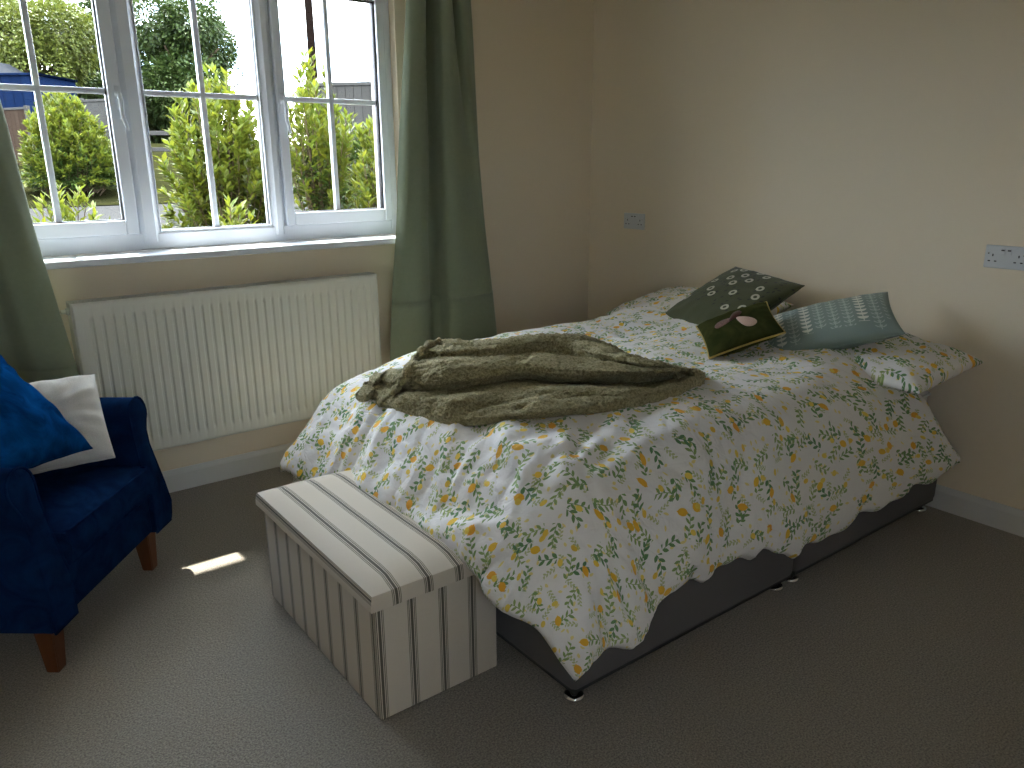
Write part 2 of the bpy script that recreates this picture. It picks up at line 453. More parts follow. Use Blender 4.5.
for x0, x1, g0, g1, hx, s in ((.196, .757, .235, .708, .742, 1), (1.398, 1.956, 1.440, 1.914, 1.420, 1)):
    bm = new(); frame_rect(bm, x0, x1, 1.148, 2.21, (g0-x0, x1-g1, .058, .05), YI-.014, 3.645, .006)
    # raised glazing bead inside the sash
    frame_rect(bm, g0-.016, g1+.016, 1.148+.042, 2.21-.034, (.016,)*4, YI-.006, 3.60, .005)
    c = obj('casement_sash', bm, UPVC, win, smooth=False)
    pane(g0, g1, 1.206, 2.16, c); handle(hx, 1.695, s, c)
bm = new(); frame_rect(bm, .842, 1.332, 1.146, 2.213, (.006, .006, .012, .012), YI+.006, 3.61, .002); fx = obj('glazing_bead', bm, UPVC, win, smooth=False)
pane(.847, 1.327, 1.157, 2.202, fx)

fill_win = empty('fill_window', None, None); fill_win['kind'] = 'structure'  # invented rear window, brightens the window wall and near bed side
bm = new(); frame_rect(bm, RX, RXX, RZ, RZZ, (.06,)*4, YR-.15, YR-.08, .006); add_box(bm, ((RX+RXX)/2-.04, YR-.15, RZ+.05), ((RX+RXX)/2+.04, YR-.08, RZZ-.05), .005); obj('window_frame', bm, UPVC, fill_win, smooth=False)
bm = new(); add_box(bm, (RX+.05, YR-.12, RZ+.05), (RXX-.05, YR-.11, RZZ-.05)); obj('glass_pane', bm, GLASS, fill_win, smooth=False)
bm = new(); add_box(bm, (RX-.04, YR-.08, RZ-.026), (RXX+.04, YR+.09, RZ), .005); obj('window_sill', bm, UPVC, fill_win, smooth=False)

# ------------------------------------------------------------------ radiator
rad = empty('radiator', 'white panel radiator with vertical flutes fixed under the window', 'radiator', (1.10, 3.45, 0))
RX0, RX1, RZ0, RZ1, RYF = .438-1.10, 1.766-1.10, .245, .905, 3.408-3.45
def flute(x):
    p = ((x-RX0-.045)/.0385) % 1.0
    return smooth((abs(p-.5)-.07)/.15)                            # 0 on the rib, 1 in the groove
bm = new(); nx, zs = 560, [RZ0, RZ0+.004, RZ0+.012, RZ0+.045, RZ0+.058, RZ0+.072, RZ0+.3, RZ1-.3, RZ1-.075, RZ1-.062, RZ1-.05, RZ1-.014, RZ1-.004, RZ1]
rows = []
for z in zs:
    row = []
    for i in range(nx+1):
        x = RX0+(RX1-RX0)*i/nx
        inx = smooth((x-RX0-.03)/.01)*smooth((RX1-.03-x)/.01)
        inz = smooth((z-RZ0-.045)/.03)*smooth((RZ1-.05-z)/.026)
        d = .0135*(1-flute(x))*inx*inz
        edge = max(0, 1-min(z-RZ0, RZ1-z, x-RX0, RX1-x)/.008); 
        row.append(bm.verts.new((x, RYF+d+.006*edge**2, z)))
    rows.append(row)
for A, B in zip(rows, rows[1:]):
    for i in range(nx): bm.faces.new((A[i], A[i+1], B[i+1], B[i]))
obj('front_panel', bm, RAD, rad)
bm = new(); add_box(bm, (RX0+.01, .045, RZ0+.004), (RX1-.01, .055, RZ1-.004), .003); add_box(bm, (RX0+.004, RYF+.012, RZ0), (RX1-.004, RYF+.018, RZ1-.02)); obj('back_panel', bm, RAD, rad, smooth=False)
bm = new()
y0, y1 = RYF+.006, .05
for a, b in ((y0, y0+.016), (y1-.016, y1)): add_box(bm, (RX0, a, RZ1-.008), (RX1, b, RZ1+.003), .0015)
n = 118
for i in range(n+1):
    x = RX0+(RX1-RX0)*i/n
    add_box(bm, (x-.0028, y0+.012, RZ1-.006), (x+.0028, y1-.012, RZ1+.002))
for f in (.35, .68): yy = y0+(y1-y0)*f; add_box(bm, (RX0, yy-.003, RZ1-.006), (RX1, yy+.003, RZ1+.002))
obj('top_grille', bm, RAD, rad, smooth=False)
for x in (RX0-.004, RX1-.006):
    bm = new(); add_box(bm, (x, RYF+.006, RZ0+.01), (x+.010, .05, RZ1+.003), .004, 2); obj('side_panel', bm, RAD, rad, smooth=False)
bm = new(); add_lathe(bm, [(.014, 0), (.014, .012), (.009, .014), (.009, .03), (.006, .032)], 16, Matrix.Translation((RX0-.002, -.005, RZ1-.03))@Matrix.Rotation(R(-90), 4, 'Y')); obj('bleed_valve', bm, RAD, rad, angle=40)
for x in (RX0+.03, RX1-.03):
    bm = new(); add_tube(bm, [(x, .01, RZ0+.02), (x, .01, .12), (x, .01, 0)], .0075, 12); add_lathe(bm, [(.013, .10), (.016, .11), (.016, .16), (.012, .17), (.012, .20)], 14, Matrix.Translation((x, .01, 0))); obj('valve_pipe', bm, RAD, rad, angle=40)
for x in (RX0+.2, RX1-.2):
    bm = new(); add_box(bm, (x-.02, .05, RZ0+.08), (x+.02, YW-3.452, RZ1-.08)); obj('wall_bracket', bm, RAD, rad, smooth=False)

# ------------------------------------------------------------------ curtains
def curtain(name, bot, top, z0, z1, zhem, label, off=0, up_pow=1.0):
    A, B = spline(bot, 14), spline(top, 14); bm = new(); uv = bm.loops.layers.uv.new('uv'); N = len(A); nz = 46; rows = []; UV = {}
    for k in range(nz+1):
        t = k/nz; z = z0+(z1-z0)*t; row = []; s = 0; pv = None
        w = t**up_pow
        for i in range(N):
            p = A[i].lerp(B[i], w)
            dx = .006*noise.noise((i*.05, z*2.2, off)); dy = .010*noise.noise((i*.07, z*1.7, off+5))
            if pv: s += (p-pv).length
            pv = p
            v = bm.verts.new((p.x+dx+(.012 if off == 9 else -.018), p.y+dy-.042, z)); UV[v] = (s, z); row.append(v)
        rows.append(row)
    for a, b in zip(rows, rows[1:]):
        for i in range(N-1): bm.faces.new((a[i], a[i+1], b[i+1], b[i]))
    for f in bm.faces:
        for l in f.loops: l[uv].uv = UV[l.vert]
    me_rows = [[v.co.copy() for v in r] for r in rows]
    o = obj(name, bm, CURT, smooth=True)
    so = o.modifiers.new('cloth thickness', 'SOLIDIFY'); so.thickness = .004; so.offset = 0
    # turned hem with its stitch line, a part of its own
    bm = new(); k = min(range(nz+1), key=lambda q: abs(z0+(z1-z0)*q/nz-zhem))
    add_tube(bm, [p+Vector((0, -.0035, 0)) for p in me_rows[k]], .0016, 6); obj('hem_stitching', bm, CURT, o)
    bm = new()
    for r0, r1 in zip(me_rows[:k+1], me_rows[1:k+1]): pass
    vs = [[bm.verts.new(p+Vector((0, -.003, 0))) for p in r] for r in me_rows[:k+1]]
    for a, b in zip(vs, vs[1:]):
        for i in range(N-1): bm.faces.new((a[i], a[i+1], b[i+1], b[i]))
    hb = obj('turned_hem', bm, CURT, o); so = hb.modifiers.new('cloth thickness', 'SOLIDIFY'); so.thickness = .003; so.offset = 0
    return tag(o, label, 'curtain', 'sage green curtains')
curtain('curtain', [(1.800, 3.405), (1.86, 3.365), (1.95, 3.355), (2.02, 3.38), (2.055, 3.45), (2.10, 3.475), (2.125, 3.43), (2.13, 3.35), (2.19, 3.325), (2.30, 3.33), (2.42, 3.345), (2.475, 3.40), (2.47, 3.47)],
        [(2.005, 3.42), (2.02, 3.385), (2.06, 3.375), (2.085, 3.40), (2.10, 3.45), (2.12, 3.475), (2.14, 3.44), (2.15, 3.385), (2.18, 3.37), (2.21, 3.40), (2.225, 3.45), (2.25, 3.385), (2.335, 3.42)],
        .44, 2.30, .78, 'sage green curtain hanging between window and bed, spreading towards its hem', 1, 1.0)
curtain('curtain', [(-.42, 3.40), (-.34, 3.36), (-.22, 3.35), (-.16, 3.42), (-.08, 3.44), (-.02, 3.37), (.08, 3.34), (.17, 3.39), (.24, 3.41), (.30, 3.36), (.38, 3.345), (.428, 3.38), (.432, 3.45)],
        [(-.42, 3.42), (-.36, 3.38), (-.30, 3.37), (-.25, 3.43), (-.19, 3.45), (-.14, 3.39), (-.06, 3.37), (0, 3.41), (.07, 3.43), (.12, 3.385), (.19, 3.37), (.243, 3.39), (.247, 3.46)],
        .44, 2.30, .70, 'dark backlit sage green curtain behind the navy armchair', 9, .85)

# ------------------------------------------------------------------ wall sockets
def wall_socket(name, y, z, w, h, label):
    """Double switched socket on the head wall; local x runs along -y of the room."""
    e = empty(name, label, 'wall socket', (XH, y, z), (0, 0, R(-90)), 'white double sockets on the head wall')
    bm = new(); add_box(bm, (-w/2, -.010, -h/2), (w/2, 0, h/2), .003, 3); obj('face_plate', bm, PLASTIC, e, smooth=False)
    for k, sx in ((0, -1), (1, 1)):
        cx = sx*.011
        bm = new(); add_box(bm, (cx-.0075, -.0135, h/2-.034), (cx+.0075, -.009, h/2-.012), .002); r = obj('rocker_switch', bm, PLASTIC, e, smooth=False)
        bm = new(); add_box(bm, (cx-.0058, -.0145, h/2-.0195), (cx+.0058, -.0130, h/2-.0145)); obj('switch_marking', bm, DARK, r, smooth=False, label='black mark on the switch')
        px = sx*w*.305
        for dx, dz, a, b in ((0, .006, .0022, .0045), (-.0112, -.0165, .0042, .0022), (.0112, -.0165, .0042, .0022)):
            bm = new(); add_box(bm, (px+dx-a, -.0108, dz-b), (px+dx+a, -.0098, dz+b)); obj('pin_hole', bm, DARK, e, smooth=False)
    for sx in (-1, 1):
        bm = new(); add_lathe(bm, [(.0032, 0), (.0030, .0012)], 12, Matrix.Translation((sx*w*.41, -.0098, .012))@Matrix.Rotation(R(90), 4, 'X')); obj('fixing_screw', bm, CHROME, e)
wall_socket('wall_socket', 3.152, 1.101, .158, .088, 'white double wall socket near the room corner by the green curtain')
wall_socket('wall_socket', 1.214, 1.071, .148, .086, 'white double wall socket above the near side of the bed at the photo edge')

# ------------------------------------------------------------------ divan base and mattress
bed = empty('divan_base', 'charcoal fabric divan bed base in two halves on chrome glides', 'bed base', (2.22, 2.095, 0))
def foot(x, y, parent):
    bm = new(); add_lathe(bm, [(.012, .010), (.012, .05)], 16, Matrix.Translation((x, y, 0))); f = obj('glide_foot', bm, BLACK, parent, angle=40)
    bm = new(); add_lathe(bm, [(.030, 0), (.030, .006), (.026, .011), (.012, .014)], 28, Matrix.Translation((x, y, 0))); obj('chrome_glide', bm, CHROME, f, angle=40)
BY0, BY1 = 1.314-2.095, 2.847-2.095
for x0, x1 in ((1.200-2.22, 2.217-2.22), (2.226-2.22, 3.243-2.22)):
    bm = new(); add_box(bm, (x0, BY0, .048), (x1, BY1, .36), .022, 4); b = obj('base_section', bm, BASEFAB, bed, angle=50)
    bm = new(); add_box(bm, (x0+.008, BY0+.008, .042), (x1-.008, BY1-.008, .056)); obj('underside', bm, BLACK, b, smooth=False)
    for fx in (x0+.042, x1-.042):
        for fy in (BY0+.045, BY1-.045): foot(fx, fy, b)
bm = new(); add_box(bm, (1.26, 1.385, .36), (3.25, 2.80, .575), .075, 5)
mat_o = obj('mattress', bm, MATTRESS, angle=50); tag(mat_o, 'pale mattress on the charcoal divan base, nearly all covered by the duvet', 'mattress')
bm = new()
for z in (.385, .505):
    add_tube(bm, [(x, y, z) for x, y in ((1.31, 1.383), (3.2, 1.383), (3.250, 1.43), (3.250, 2.755), (3.2, 2.802), (1.31, 2.802), (1.258, 2.755), (1.258, 1.43))], .006, 8, closed=True)
obj('mattress_piping', bm, MATTRESS, mat_o)

# ------------------------------------------------------------------ duvet
XF, YN, YF, ZT = 1.29, 1.43, 2.77, .655
XHEAD, FD, FARD = 2.87, .385, .44
def prof(d, tmax):
    if d <= -.12: return d, 0.
    n = 20; o = -.12; z = 0
    for k in range(n):
        th = tmax*smooth(((d+.12)*(k+.5)/n)/.34)
        o += math.cos(th)*(d+.12)/n; z -= math.sin(th)*(d+.12)/n
    return o, z
NEAR_HEM = [(.9, .50), (1.13, .500), (1.28, .520), (1.38, .515), (1.46, .43), (1.86, .425), (2.15, .50), (2.4, .487), (2.95, .47)]
NXD, NYD = 170, 210
def ridged(v): return 1-abs(noise.noise(v))*2
def duvet_point(i, j):
    s, t = i/NXD, j/NYD
    LT = XHEAD-XF
    fd_ = FD+.045*smooth((t-.60)/.25)+.05*smooth((.27-t)/.14)+.010*math.sin(t*38)
    a = -LT+(LT+fd_)*s; x = XF-a
    nd = lerp_pts(x, NEAR_HEM)+(.011*math.sin(x*31)+.007*math.sin(x*57+1))*smooth((x-1.3)/.15)
    u = t*(nd+FARD+YF-YN)-nd
    near = u < (YF-YN)/2
    b = -u if near else u-(YF-YN)
    sd = -1 if near else 1
    yc = YN if near else YF
    tn, tf = R(78), R(56)
    tf = R(56-12*smooth((t-.62)/.2)+9*noise.noise((u*2.3, 3.1, 0)))
    ca, cb = max(a, -.12)+.12, max(b, -.12)+.12
    if ca <= 0 or cb <= 0:
        if cb > 0:
            o, z = prof(b, tn); p = Vector((x+(.88*max(0, b)*smooth((x-2.1)/.75) if near else 0), yc+sd*o, ZT+z))
        elif ca > 0:
            o, z = prof(a, tf); p = Vector((XF-o, yc+sd*b, ZT+z))
        else: p = Vector((x, yc+sd*b, ZT))
    else:
        q = 5.0; d = (ca**q+cb**q)**(1/q); ph = math.atan2(cb, ca)
        w = smooth(ph/(PI/2)); tm = tf+(tn-tf)*w
        o, z = prof(d-.12, tm); r = o+.12
        r *= 1+(.075+.010*math.sin(ph*9+1))*smooth((d-.15)/.3)*math.sin(2*ph)      # gathered corner folds
        p = Vector((XF+.12-r*math.cos(ph), yc-sd*.12+sd*r*math.sin(ph), ZT+z))
    p.z -= .085*smooth((1.70-x)/.62)*smooth((u-.55)/.75)
    p.x = min(p.x, 3.225)
    if x > 2.45: p.z += .055*smooth((x-2.45)/.35)*smooth(-b/.18)
    return p, x, u, a, b, near
def duvet_puff(x, u, a, b, near):
    """Puffs, creases and gathers as a distance along the surface normal."""
    V = Vector((x*3.0, u*3.0, .3)); wv = Vector((noise.noise(V*1.7+Vector((9, 0, 0))), noise.noise(V*1.7+Vector((0, 9, 0))), 0))*.35
    h = .019*noise.noise(V)+.011*noise.noise(V*2.3+wv)+.0045*noise.noise(V*5.5+wv*3)
    side = smooth((b+.10)/.16); foot = smooth((a+.14)/.16); top = (1-side)*(1-foot)
    # pulled creases on top, running mostly across the bed
    c1 = max(0, ridged(Vector((x*5.2+wv.x*2+u*1.6, u*1.7-x*.7, 4.)))-.62)
    h += top*.017*c1+top*.004*noise.noise(Vector((x*14+u*4, u*6, 9)))
    # gathers across the foot edge
    fg = foot*(1-side)*(1-.5*smooth((a-.28)/.1))
    h += fg*(.019*noise.noise(Vector((u*9.5, a*2.0+u*.8, 7)))+.022*max(0, ridged(Vector((u*6.3+a*1.5, a*1.2, 2.)))-.55)+.007*noise.noise(Vector((u*24, a*4, 1))))
    # long soft folds down the near side, leaning towards the foot
    h += side*(.020*noise.noise(Vector((x*4.6+b*2.4, b*1.6, 11)))+.010*max(0, ridged(Vector((x*3.7+b*3.2, b*2.2, 6.)))-.55)+.005*noise.noise(Vector((x*12+b*5, b*3, 3))))
    # creases fanning from the near foot corner
    if near and a > -.75 and b > -.6:
        dx, dy = x-1.12, -(b)+.10; r = math.hypot(dx, dy); an = math.atan2(dy, dx)
        h += .038*smooth((.75-r)/.5)*smooth((r-.10)/.2)*max(-.4, noise.noise(Vector((an*5.5, r*1.5, 21))))
    # sharp pulled creases: thin valleys along the zero lines of a stretched noise
    def crease(V, w): return math.exp(-abs(noise.noise(V))/w)
    h -= fg*(.010*crease(Vector((u*7.5+a*1.3, a*1.6+u*1.1, 31)), .07)+.006*crease(Vector((u*4.2-a*5, a*5+u*2.5, 37)), .06))
    h -= side*(.008*crease(Vector((x*4.4+b*4.0, b*2.0-x*.8, 41)), .06)+.005*crease(Vector((x*7-b*3, b*4+x*1.5, 43)), .05))
    h -= top*(.006*crease(Vector((x*2.2+u*3.0, u*2.0-x*2.4, 47)), .045)+.004*crease(Vector((x*6.5-u*2.0, u*3.2+x, 53)), .04))
    return h
G = [[duvet_point(i, j) for j in range(NYD+1)] for i in range(NXD+1)]
P = [[G[i][j][0] for j in range(NYD+1)] for i in range(NXD+1)]
bm = new(); uvl = bm.loops.layers.uv.new('uv'); DUV = {}; top_v = {}; bot_v = {}
T = .030
for i in range(NXD+1):
    for j in range(NYD+1):
        p, x, u, a, b, near = G[i][j]
        du = P[min(i+1, NXD)][j]-P[max(i-1, 0)][j]; dv = P[i][min(j+1, NYD)]-P[i][max(j-1, 0)]
        n = dv.cross(du).normalized()
        e = min(i*.0115, (NXD-i)*.0115, j*.0108, (NYD-j)*.0108)
        th = T*min(1, e/.06)**.55
        h = duvet_puff(x, u, a, b, near)+.003
        hem = max(0, 1-e/.05)
        vt = p+n*(th+h*(1-.5*hem)); vt += n*(.004*math.cos(x*70+u*70)*max(0, 1-abs(e-.018)/.012))
        top_v[i, j] = bm.verts.new(vt); DUV[top_v[i, j]] = (x, u)
        if i in (0, NXD) or j in (0, NYD): bot_v[i, j] = top_v[i, j]
        else:
            w = bm.verts.new(p-n*th*.75); bot_v[i, j] = w; DUV[w] = (x, u)
for i in range(NXD):
    for j in range(NYD):
        bm.faces.new((top_v[i, j], top_v[i, j+1], top_v[i+1, j+1], top_v[i+1, j]))
        f = (bot_v[i, j], bot_v[i+1, j], bot_v[i+1, j+1], bot_v[i, j+1])
        if len(set(f)) >= 3 and set(f) != {top_v[i, j], top_v[i, j+1], top_v[i+1, j+1], top_v[i+1, j]}:
            try: bm.faces.new(f)
            except ValueError: pass
for f in bm.faces:
    for l in f.loops: l[uvl].uv = DUV[l.vert]
bm.verts.ensure_lookup_table()
DUVET_BVH = BVHTree.FromBMesh(bm)
duvet = obj('duvet', bm, LEMON); tag(duvet, 'puffy white duvet printed with lemons and green leaves spread over the bed', 'duvet')
def bed_z(x, y, default=.69):
    hit = DUVET_BVH.ray_cast(Vector((x, y, 3)), Vector((0, 0, -1)))
    return hit[0].z if hit[0] else default

# ------------------------------------------------------------------ pillows and cushions
def pillow_bm(w, h, t, n=44, pinch=.07, power=.42, wr=.006, seed=0, uvscale=None, sag=0, flange=0):
    """A stuffed pillow lying in local xy; corners stay pointed, edges pull in."""
    bm = new(); uvl = bm.loops.layers.uv.new('uv'); V = {}; UV = {}
    for side in (1, -1):
        for i in range(n+1):
            for j in range(n+1):
                edge = i in (0, n) or j in (0, n)
                if side == -1 and edge: V[side, i, j] = V[1, i, j]; continue
                a = math.sin((i/n-.5)*PI); b = math.sin((j/n-.5)*PI)
                x = a*w/2*(1-pinch*(1-b*b)*abs(a)**3); y = b*h/2*(1-pinch*(1-a*a)*abs(b)**3)
                k = max(0, (1-a*a)*(1-b*b))
                z = side*t/2*k**power
                nz = noise.noise(Vector((x*9+seed, y*9, side*3+seed)))+.5*noise.noise(Vector((x*22, y*22+seed, side*2)))
                er = 1-k
                an = math.atan2(b, a)
                z += side*wr*nz*min(1, k*6)+side*wr*.9*math.sin(an*17+seed+2*nz)*(k**.5)*er**2
                z += -sag*(a*a+b*b)*.5+sag*.3
                V[side, i, j] = bm.verts.new((x, y, z))
                UV[V[side, i, j]] = ((a*.5+.5), (b*.5+.5)) if not uvscale else (a*w/2+uvscale, b*h/2+uvscale)
    for side in (1, -1):
        for i in range(n):
            for j in range(n):
                f = [V[side, i, j], V[side, i+1, j], V[side, i+1, j+1], V[side, i, j+1]]
                if side == -1: f = f[::-1]
                try: bm.faces.new(f)
                except ValueError: pass
    for f in bm.faces:
        for l in f.loops: l[uvl].uv = UV.get(l.vert, (0, 0))
    return bm, [V[1, i, 0].co.copy() for i in range(n)]+[V[1, n, j].co.copy() for j in range(n)]+[V[1, n-i, n].co.copy() for i in range(n)]+[V[1, 0, n-j].co.copy() for j in range(n)]

def pose(o, loc, r): o.location = loc; o.rotation_euler = r; return o
bm, rim = pillow_bm(.76, .50, .17, pinch=.045, seed=2, uvscale=3.3, wr=.013)
o = obj('pillow', bm, LEMON); pose(o, (2.995, 1.598, .682), (R(4), R(5), R(-90)))
tag(o, 'lemon print pillow sticking out past the near side of the bed head', 'pillow', 'lemon print pillows at the bed head')
bm, rim = pillow_bm(.76, .50, .16, pinch=.045, seed=5, uvscale=5.1, wr=.009)
o = obj('pillow', bm, LEMON); pose(o, (3.0, 2.45, .725), (R(8), R(-2), R(-90)))
tag(o, 'lemon print pillow at the bed head, behind the ring embroidered cushion', 'pillow', 'lemon print pillows at the bed head')

bm, rim = pillow_bm(.46, .46, .13, pinch=.06, seed=8, wr=.005)
ring_c = obj('cushion', bm, RINGS); pose(ring_c, (2.888, 2.170, .815), (.476, .058, -1.812))
tag(ring_c, 'square dark green cushion with cream embroidered rings, leaning on the far pillow', 'cushion')
bm = new(); add_tube(bm, rim, .0028, 6, closed=True); obj('edge_seam', bm, RINGS, ring_c)

bm, rim = pillow_bm(.297, .276, .10, pinch=.06, seed=12, wr=.005)
bee_c = obj('cushion', bm, OLIVEVEL); pose(bee_c, (2.572, 1.878, .777), (.279, -.373, -.778))
tag(bee_c, 'small olive velvet cushion with gold piping and an embroidered bee', 'cushion')
bm = new(); add_tube(bm, rim, .0042, 8, closed=True); obj('gold_piping', bm, GOLD, bee_c, label='gold corded piping')
def puff_shape(pts, zf, thick=.006, n=10):
    """Embroidered patch: a closed outline domed over the cushion face."""
    bm = new(); c = sum((Vector((x, y, 0)) for x, y in pts), Vector())/len(pts); P = [Vector((x, y, 0)) for x, y in pts]; rings = []
    for k in range(n):
        s = 1-k/n
        rings.append([bm.verts.new((c+(p-c)*s)+Vector((0, 0, zf(*(c+(p-c)*s).xy)+thick*math.sqrt(max(0, 1-s*s))))) for p in P])
    for A, B in zip(rings, rings[1:]):
        for i in range(len(P)): bm.faces.new((A[i], A[(i+1) % len(P)], B[(i+1) % len(P)], B[i]))
    bm.faces.new(rings[-1]); return bm
def bee_face(x, y):
    a, b = max(-1, min(1, x/.1485)), max(-1, min(1, y/.138)); return .05*max(0, (1-a*a)*(1-b*b))**.42+.001
def teardrop(x0, y0, ang, L, w, n=28):
    out = []
    for k in range(n):
        t = 2*PI*k/n; px = L*(.5-.5*math.cos(t)); py = w*math.sin(t)*(.35+.65*px/L)
        out.append((x0+px*math.cos(ang)-py*math.sin(ang), y0+px*math.sin(ang)+py*math.cos(ang)))
    return out
BX, BY_ = .002, .012
obj('bee_wing', puff_shape(teardrop(BX+.004, BY_-.002, R(-58), .100, .036), bee_face), BEEWING, bee_c, label='pinkish cream embroidered wing')
obj('bee_wing', puff_shape(teardrop(BX-.004, BY_+.002, R(190), .085, .032), bee_face), BEEWING2, bee_c, label='brown and pink embroidered wing')
obj('bee_body', puff_shape(teardrop(BX-.030, BY_-.018, R(46), .085, .022), bee_face, .012), BEEBODY, bee_c, label='maroon embroidered body')

bm, rim = pillow_bm(.51, .33, .12, pinch=.05, seed=17, wr=.004)
leaf_c = obj('cushion', bm, LEAFP); pose(leaf_c, (2.858, 1.668, .785), (.342, -.288, -.959))
tag(leaf_c, 'oblong teal cushion printed with pale leaf sprays, leaning on the near pillow', 'cushion')
bm = new(); add_tube(bm, rim, .0026, 6, closed=True); obj('edge_seam', bm, LEAFP, leaf_c)

# ------------------------------------------------------------------ fleece throw
def on_bed(x, y, h):
    """Point seen at pixel x, y lying h above the duvet."""
    d = (FW*F_PX+RT*(x-512)-UP*(y-384)).normalized()
    hit = DUVET_BVH.ray_cast(EYE, d); p = hit[0] if hit[0] else on_z(x, y, .70)
    lo, hi = 0., (p-EYE).length+.9                                # march from the eye to where the ray is h above the bed
    t = hi-1.4
    for k in range(700):
        q = EYE+d*t
        if q.z-bed_z(q.x, q.y, .0) <= h: return q
        t += .0025
    return p
NET = [  # rows run from the front edge over each fold to the hidden back edge: (height above bed, points in a 2.695x crop)
 (-.004, [(100, 258), (150, 272), (228, 293), (330, 313), (480, 298), (620, 286), (760, 269), (880, 242), (972, 208)]),
 (.030, [(104, 246), (154, 256), (230, 272), (330, 292), (480, 276), (620, 264), (760, 245), (880, 222), (976, 190)]),
 (.046, [(112, 232), (162, 238), (238, 252), (338, 262), (480, 240), (612, 230), (752, 222), (876, 206), (976, 178)]),
 (.050, [(130, 222), (178, 226), (250, 235), (348, 232), (480, 204), (600, 208), (742, 211), (871, 198), (972, 171)]),
 (.026, [(148, 214), (192, 214), (260, 218), (352, 208), (480, 188), (592, 198), (740, 199), (870, 190), (968, 168)]),
 (.066, [(164, 204), (204, 198), (270, 194), (360, 187), (480, 168), (600, 180), (740, 181), (868, 176), (960, 162)]),
 (.098, [(174, 180), (216, 170), (282, 162), (370, 156), (482, 144), (600, 154), (740, 164), (858, 164), (942, 157)]),
 (.098, [(186, 156), (226, 146), (294, 140), (386, 136), (492, 126), (606, 132), (740, 152), (842, 157), (926, 154)]),
 (.074, [(200, 138), (236, 130), (302, 127), (400, 122), (500, 113), (612, 122), (738, 144), (832, 154), (916, 153)]),
 (.100, [(214, 120), (248, 112), (314, 110), (412, 100), (512, 92), (622, 98), (730, 126), (820, 149), (900, 151)]),
 (.112, [(228, 104), (262, 94), (326, 95), (424, 88), (518, 80), (632, 82), (724, 108), (804, 135), (888, 149)]),
 (.105, [(246, 90), (274, 82), (338, 85), (434, 79), (524, 71), (642, 67), (718, 94), (790, 124), (880, 147)]),
 (.050, [(246, 90), (274, 82), (338, 85), (434, 79), (524, 71), (642, 67), (718, 94), (790, 124), (880, 147)]),
 (-.004, [(246, 90), (274, 82), (338, 85), (434, 79), (524, 71), (642, 67), (718, 94), (790, 124), (880, 147)])]
FLAP = [  # the crumpled end lying beyond the rolled hem
 (-.004, [(44, 243), (66, 250), (84, 244), (108, 252), (150, 262), (180, 268)]),
 (.030, [(46, 226), (70, 236), (86, 228), (112, 240), (152, 248), (184, 252)]),
 (.050, [(58, 206), (80, 220), (98, 206), (120, 222), (158, 226), (190, 226)]),
 (.030, [(66, 198), (88, 208), (106, 196), (130, 206), (164, 210), (196, 210)]),
 (.058, [(76, 186), (98, 194), (114, 182), (138, 188), (170, 190), (202, 190)]),
 (.060, [(90, 170), (110, 172), (128, 162), (150, 164), (180, 168), (210, 170)]),
 (.030, [(96, 168), (114, 168), (132, 159), (154, 160), (184, 164), (214, 166)]),
 (-.004, [(96, 168), (114, 168), (132, 159), (154, 160), (184, 164), (214, 166)])]
COLH = [.86, .92, .98, 1, 1, 1, .95, .82, .66]
FLAPH = [.75, 1.0, .72, 1.0, .8, .9]
def cloth_net(bm, net, colh, n1, n2):
    rows = [[on_bed(340+x/2.695, 310+y/2.695, h*colh[i] if h > 0 else h) for i, (x, y) in enumerate(pts)] for h, pts in net]
    for r_ in rows:                                                   # rounded ends that tuck down on to the bed
        for end, nxt in ((0, 1), (-1, -2)):
            p = r_[end]; d = (p-r_[nxt]); d.z = 0; d.normalize(); base = bed_z(p.x, p.y, .6); h = p.z-base
            e1 = p+d*(.40*max(0, h)+.004); e1.z = bed_z(e1.x, e1.y, base)+h*.60
            e2 = p+d*(.52*max(0, h)+.006); e2.z = bed_z(e2.x, e2.y, base)-.006
            if end == 0: r_.insert(0, e1); r_.insert(0, e2)
            else: r_.append(e1); r_.append(e2)
    fine = [spline(r_, n1) for r_ in rows]
    cols = [spline([f[k] for f in fine], n2) for k in range(len(fine[0]))]
    NI, NJ = len(cols), len(cols[0]); GV = []
    for i in range(NI):
        col = []
        for j in range(NJ):
            p = cols[i][j]
            a, b = cols[min(i+1, NI-1)][j]-cols[max(i-1, 0)][j], cols[i][min(j+1, NJ-1)]-cols[i][max(j-1, 0)]
            n = a.cross(b)
            n = n.normalized() if n.length > 1e-9 else Vector((0, 0, 1))
            base = bed_z(p.x, p.y, p.z); lift = smooth((p.z-base)/.03)
            t = p.x*.875-p.y*.484; c = p.x*.484+p.y*.875               # along and across the folds
            w = .010*noise.noise(Vector((t*5, c*9, p.z*6)))+.012*noise.noise(Vector((t*3.2, c*26+t*4, 3)))
            w -= .010*math.exp(-abs(noise.noise(Vector((t*2.6, c*15-t*3, 9))))/.10)
            w += .0058*noise.noise(p*62)+.0050*noise.noise(p*118)+.0030*noise.noise(p*230)
            col.append(bm.verts.new(p+n*w*lift))
        GV.append(col)
    for i in range(NI-1):
        for j in range(NJ-1): bm.faces.new((GV[i][j], GV[i+1][j], GV[i+1][j+1], GV[i][j+1]))
bm = new(); cloth_net(bm, NET, COLH, 20, 14); cloth_net(bm, FLAP, FLAPH, 12, 9)
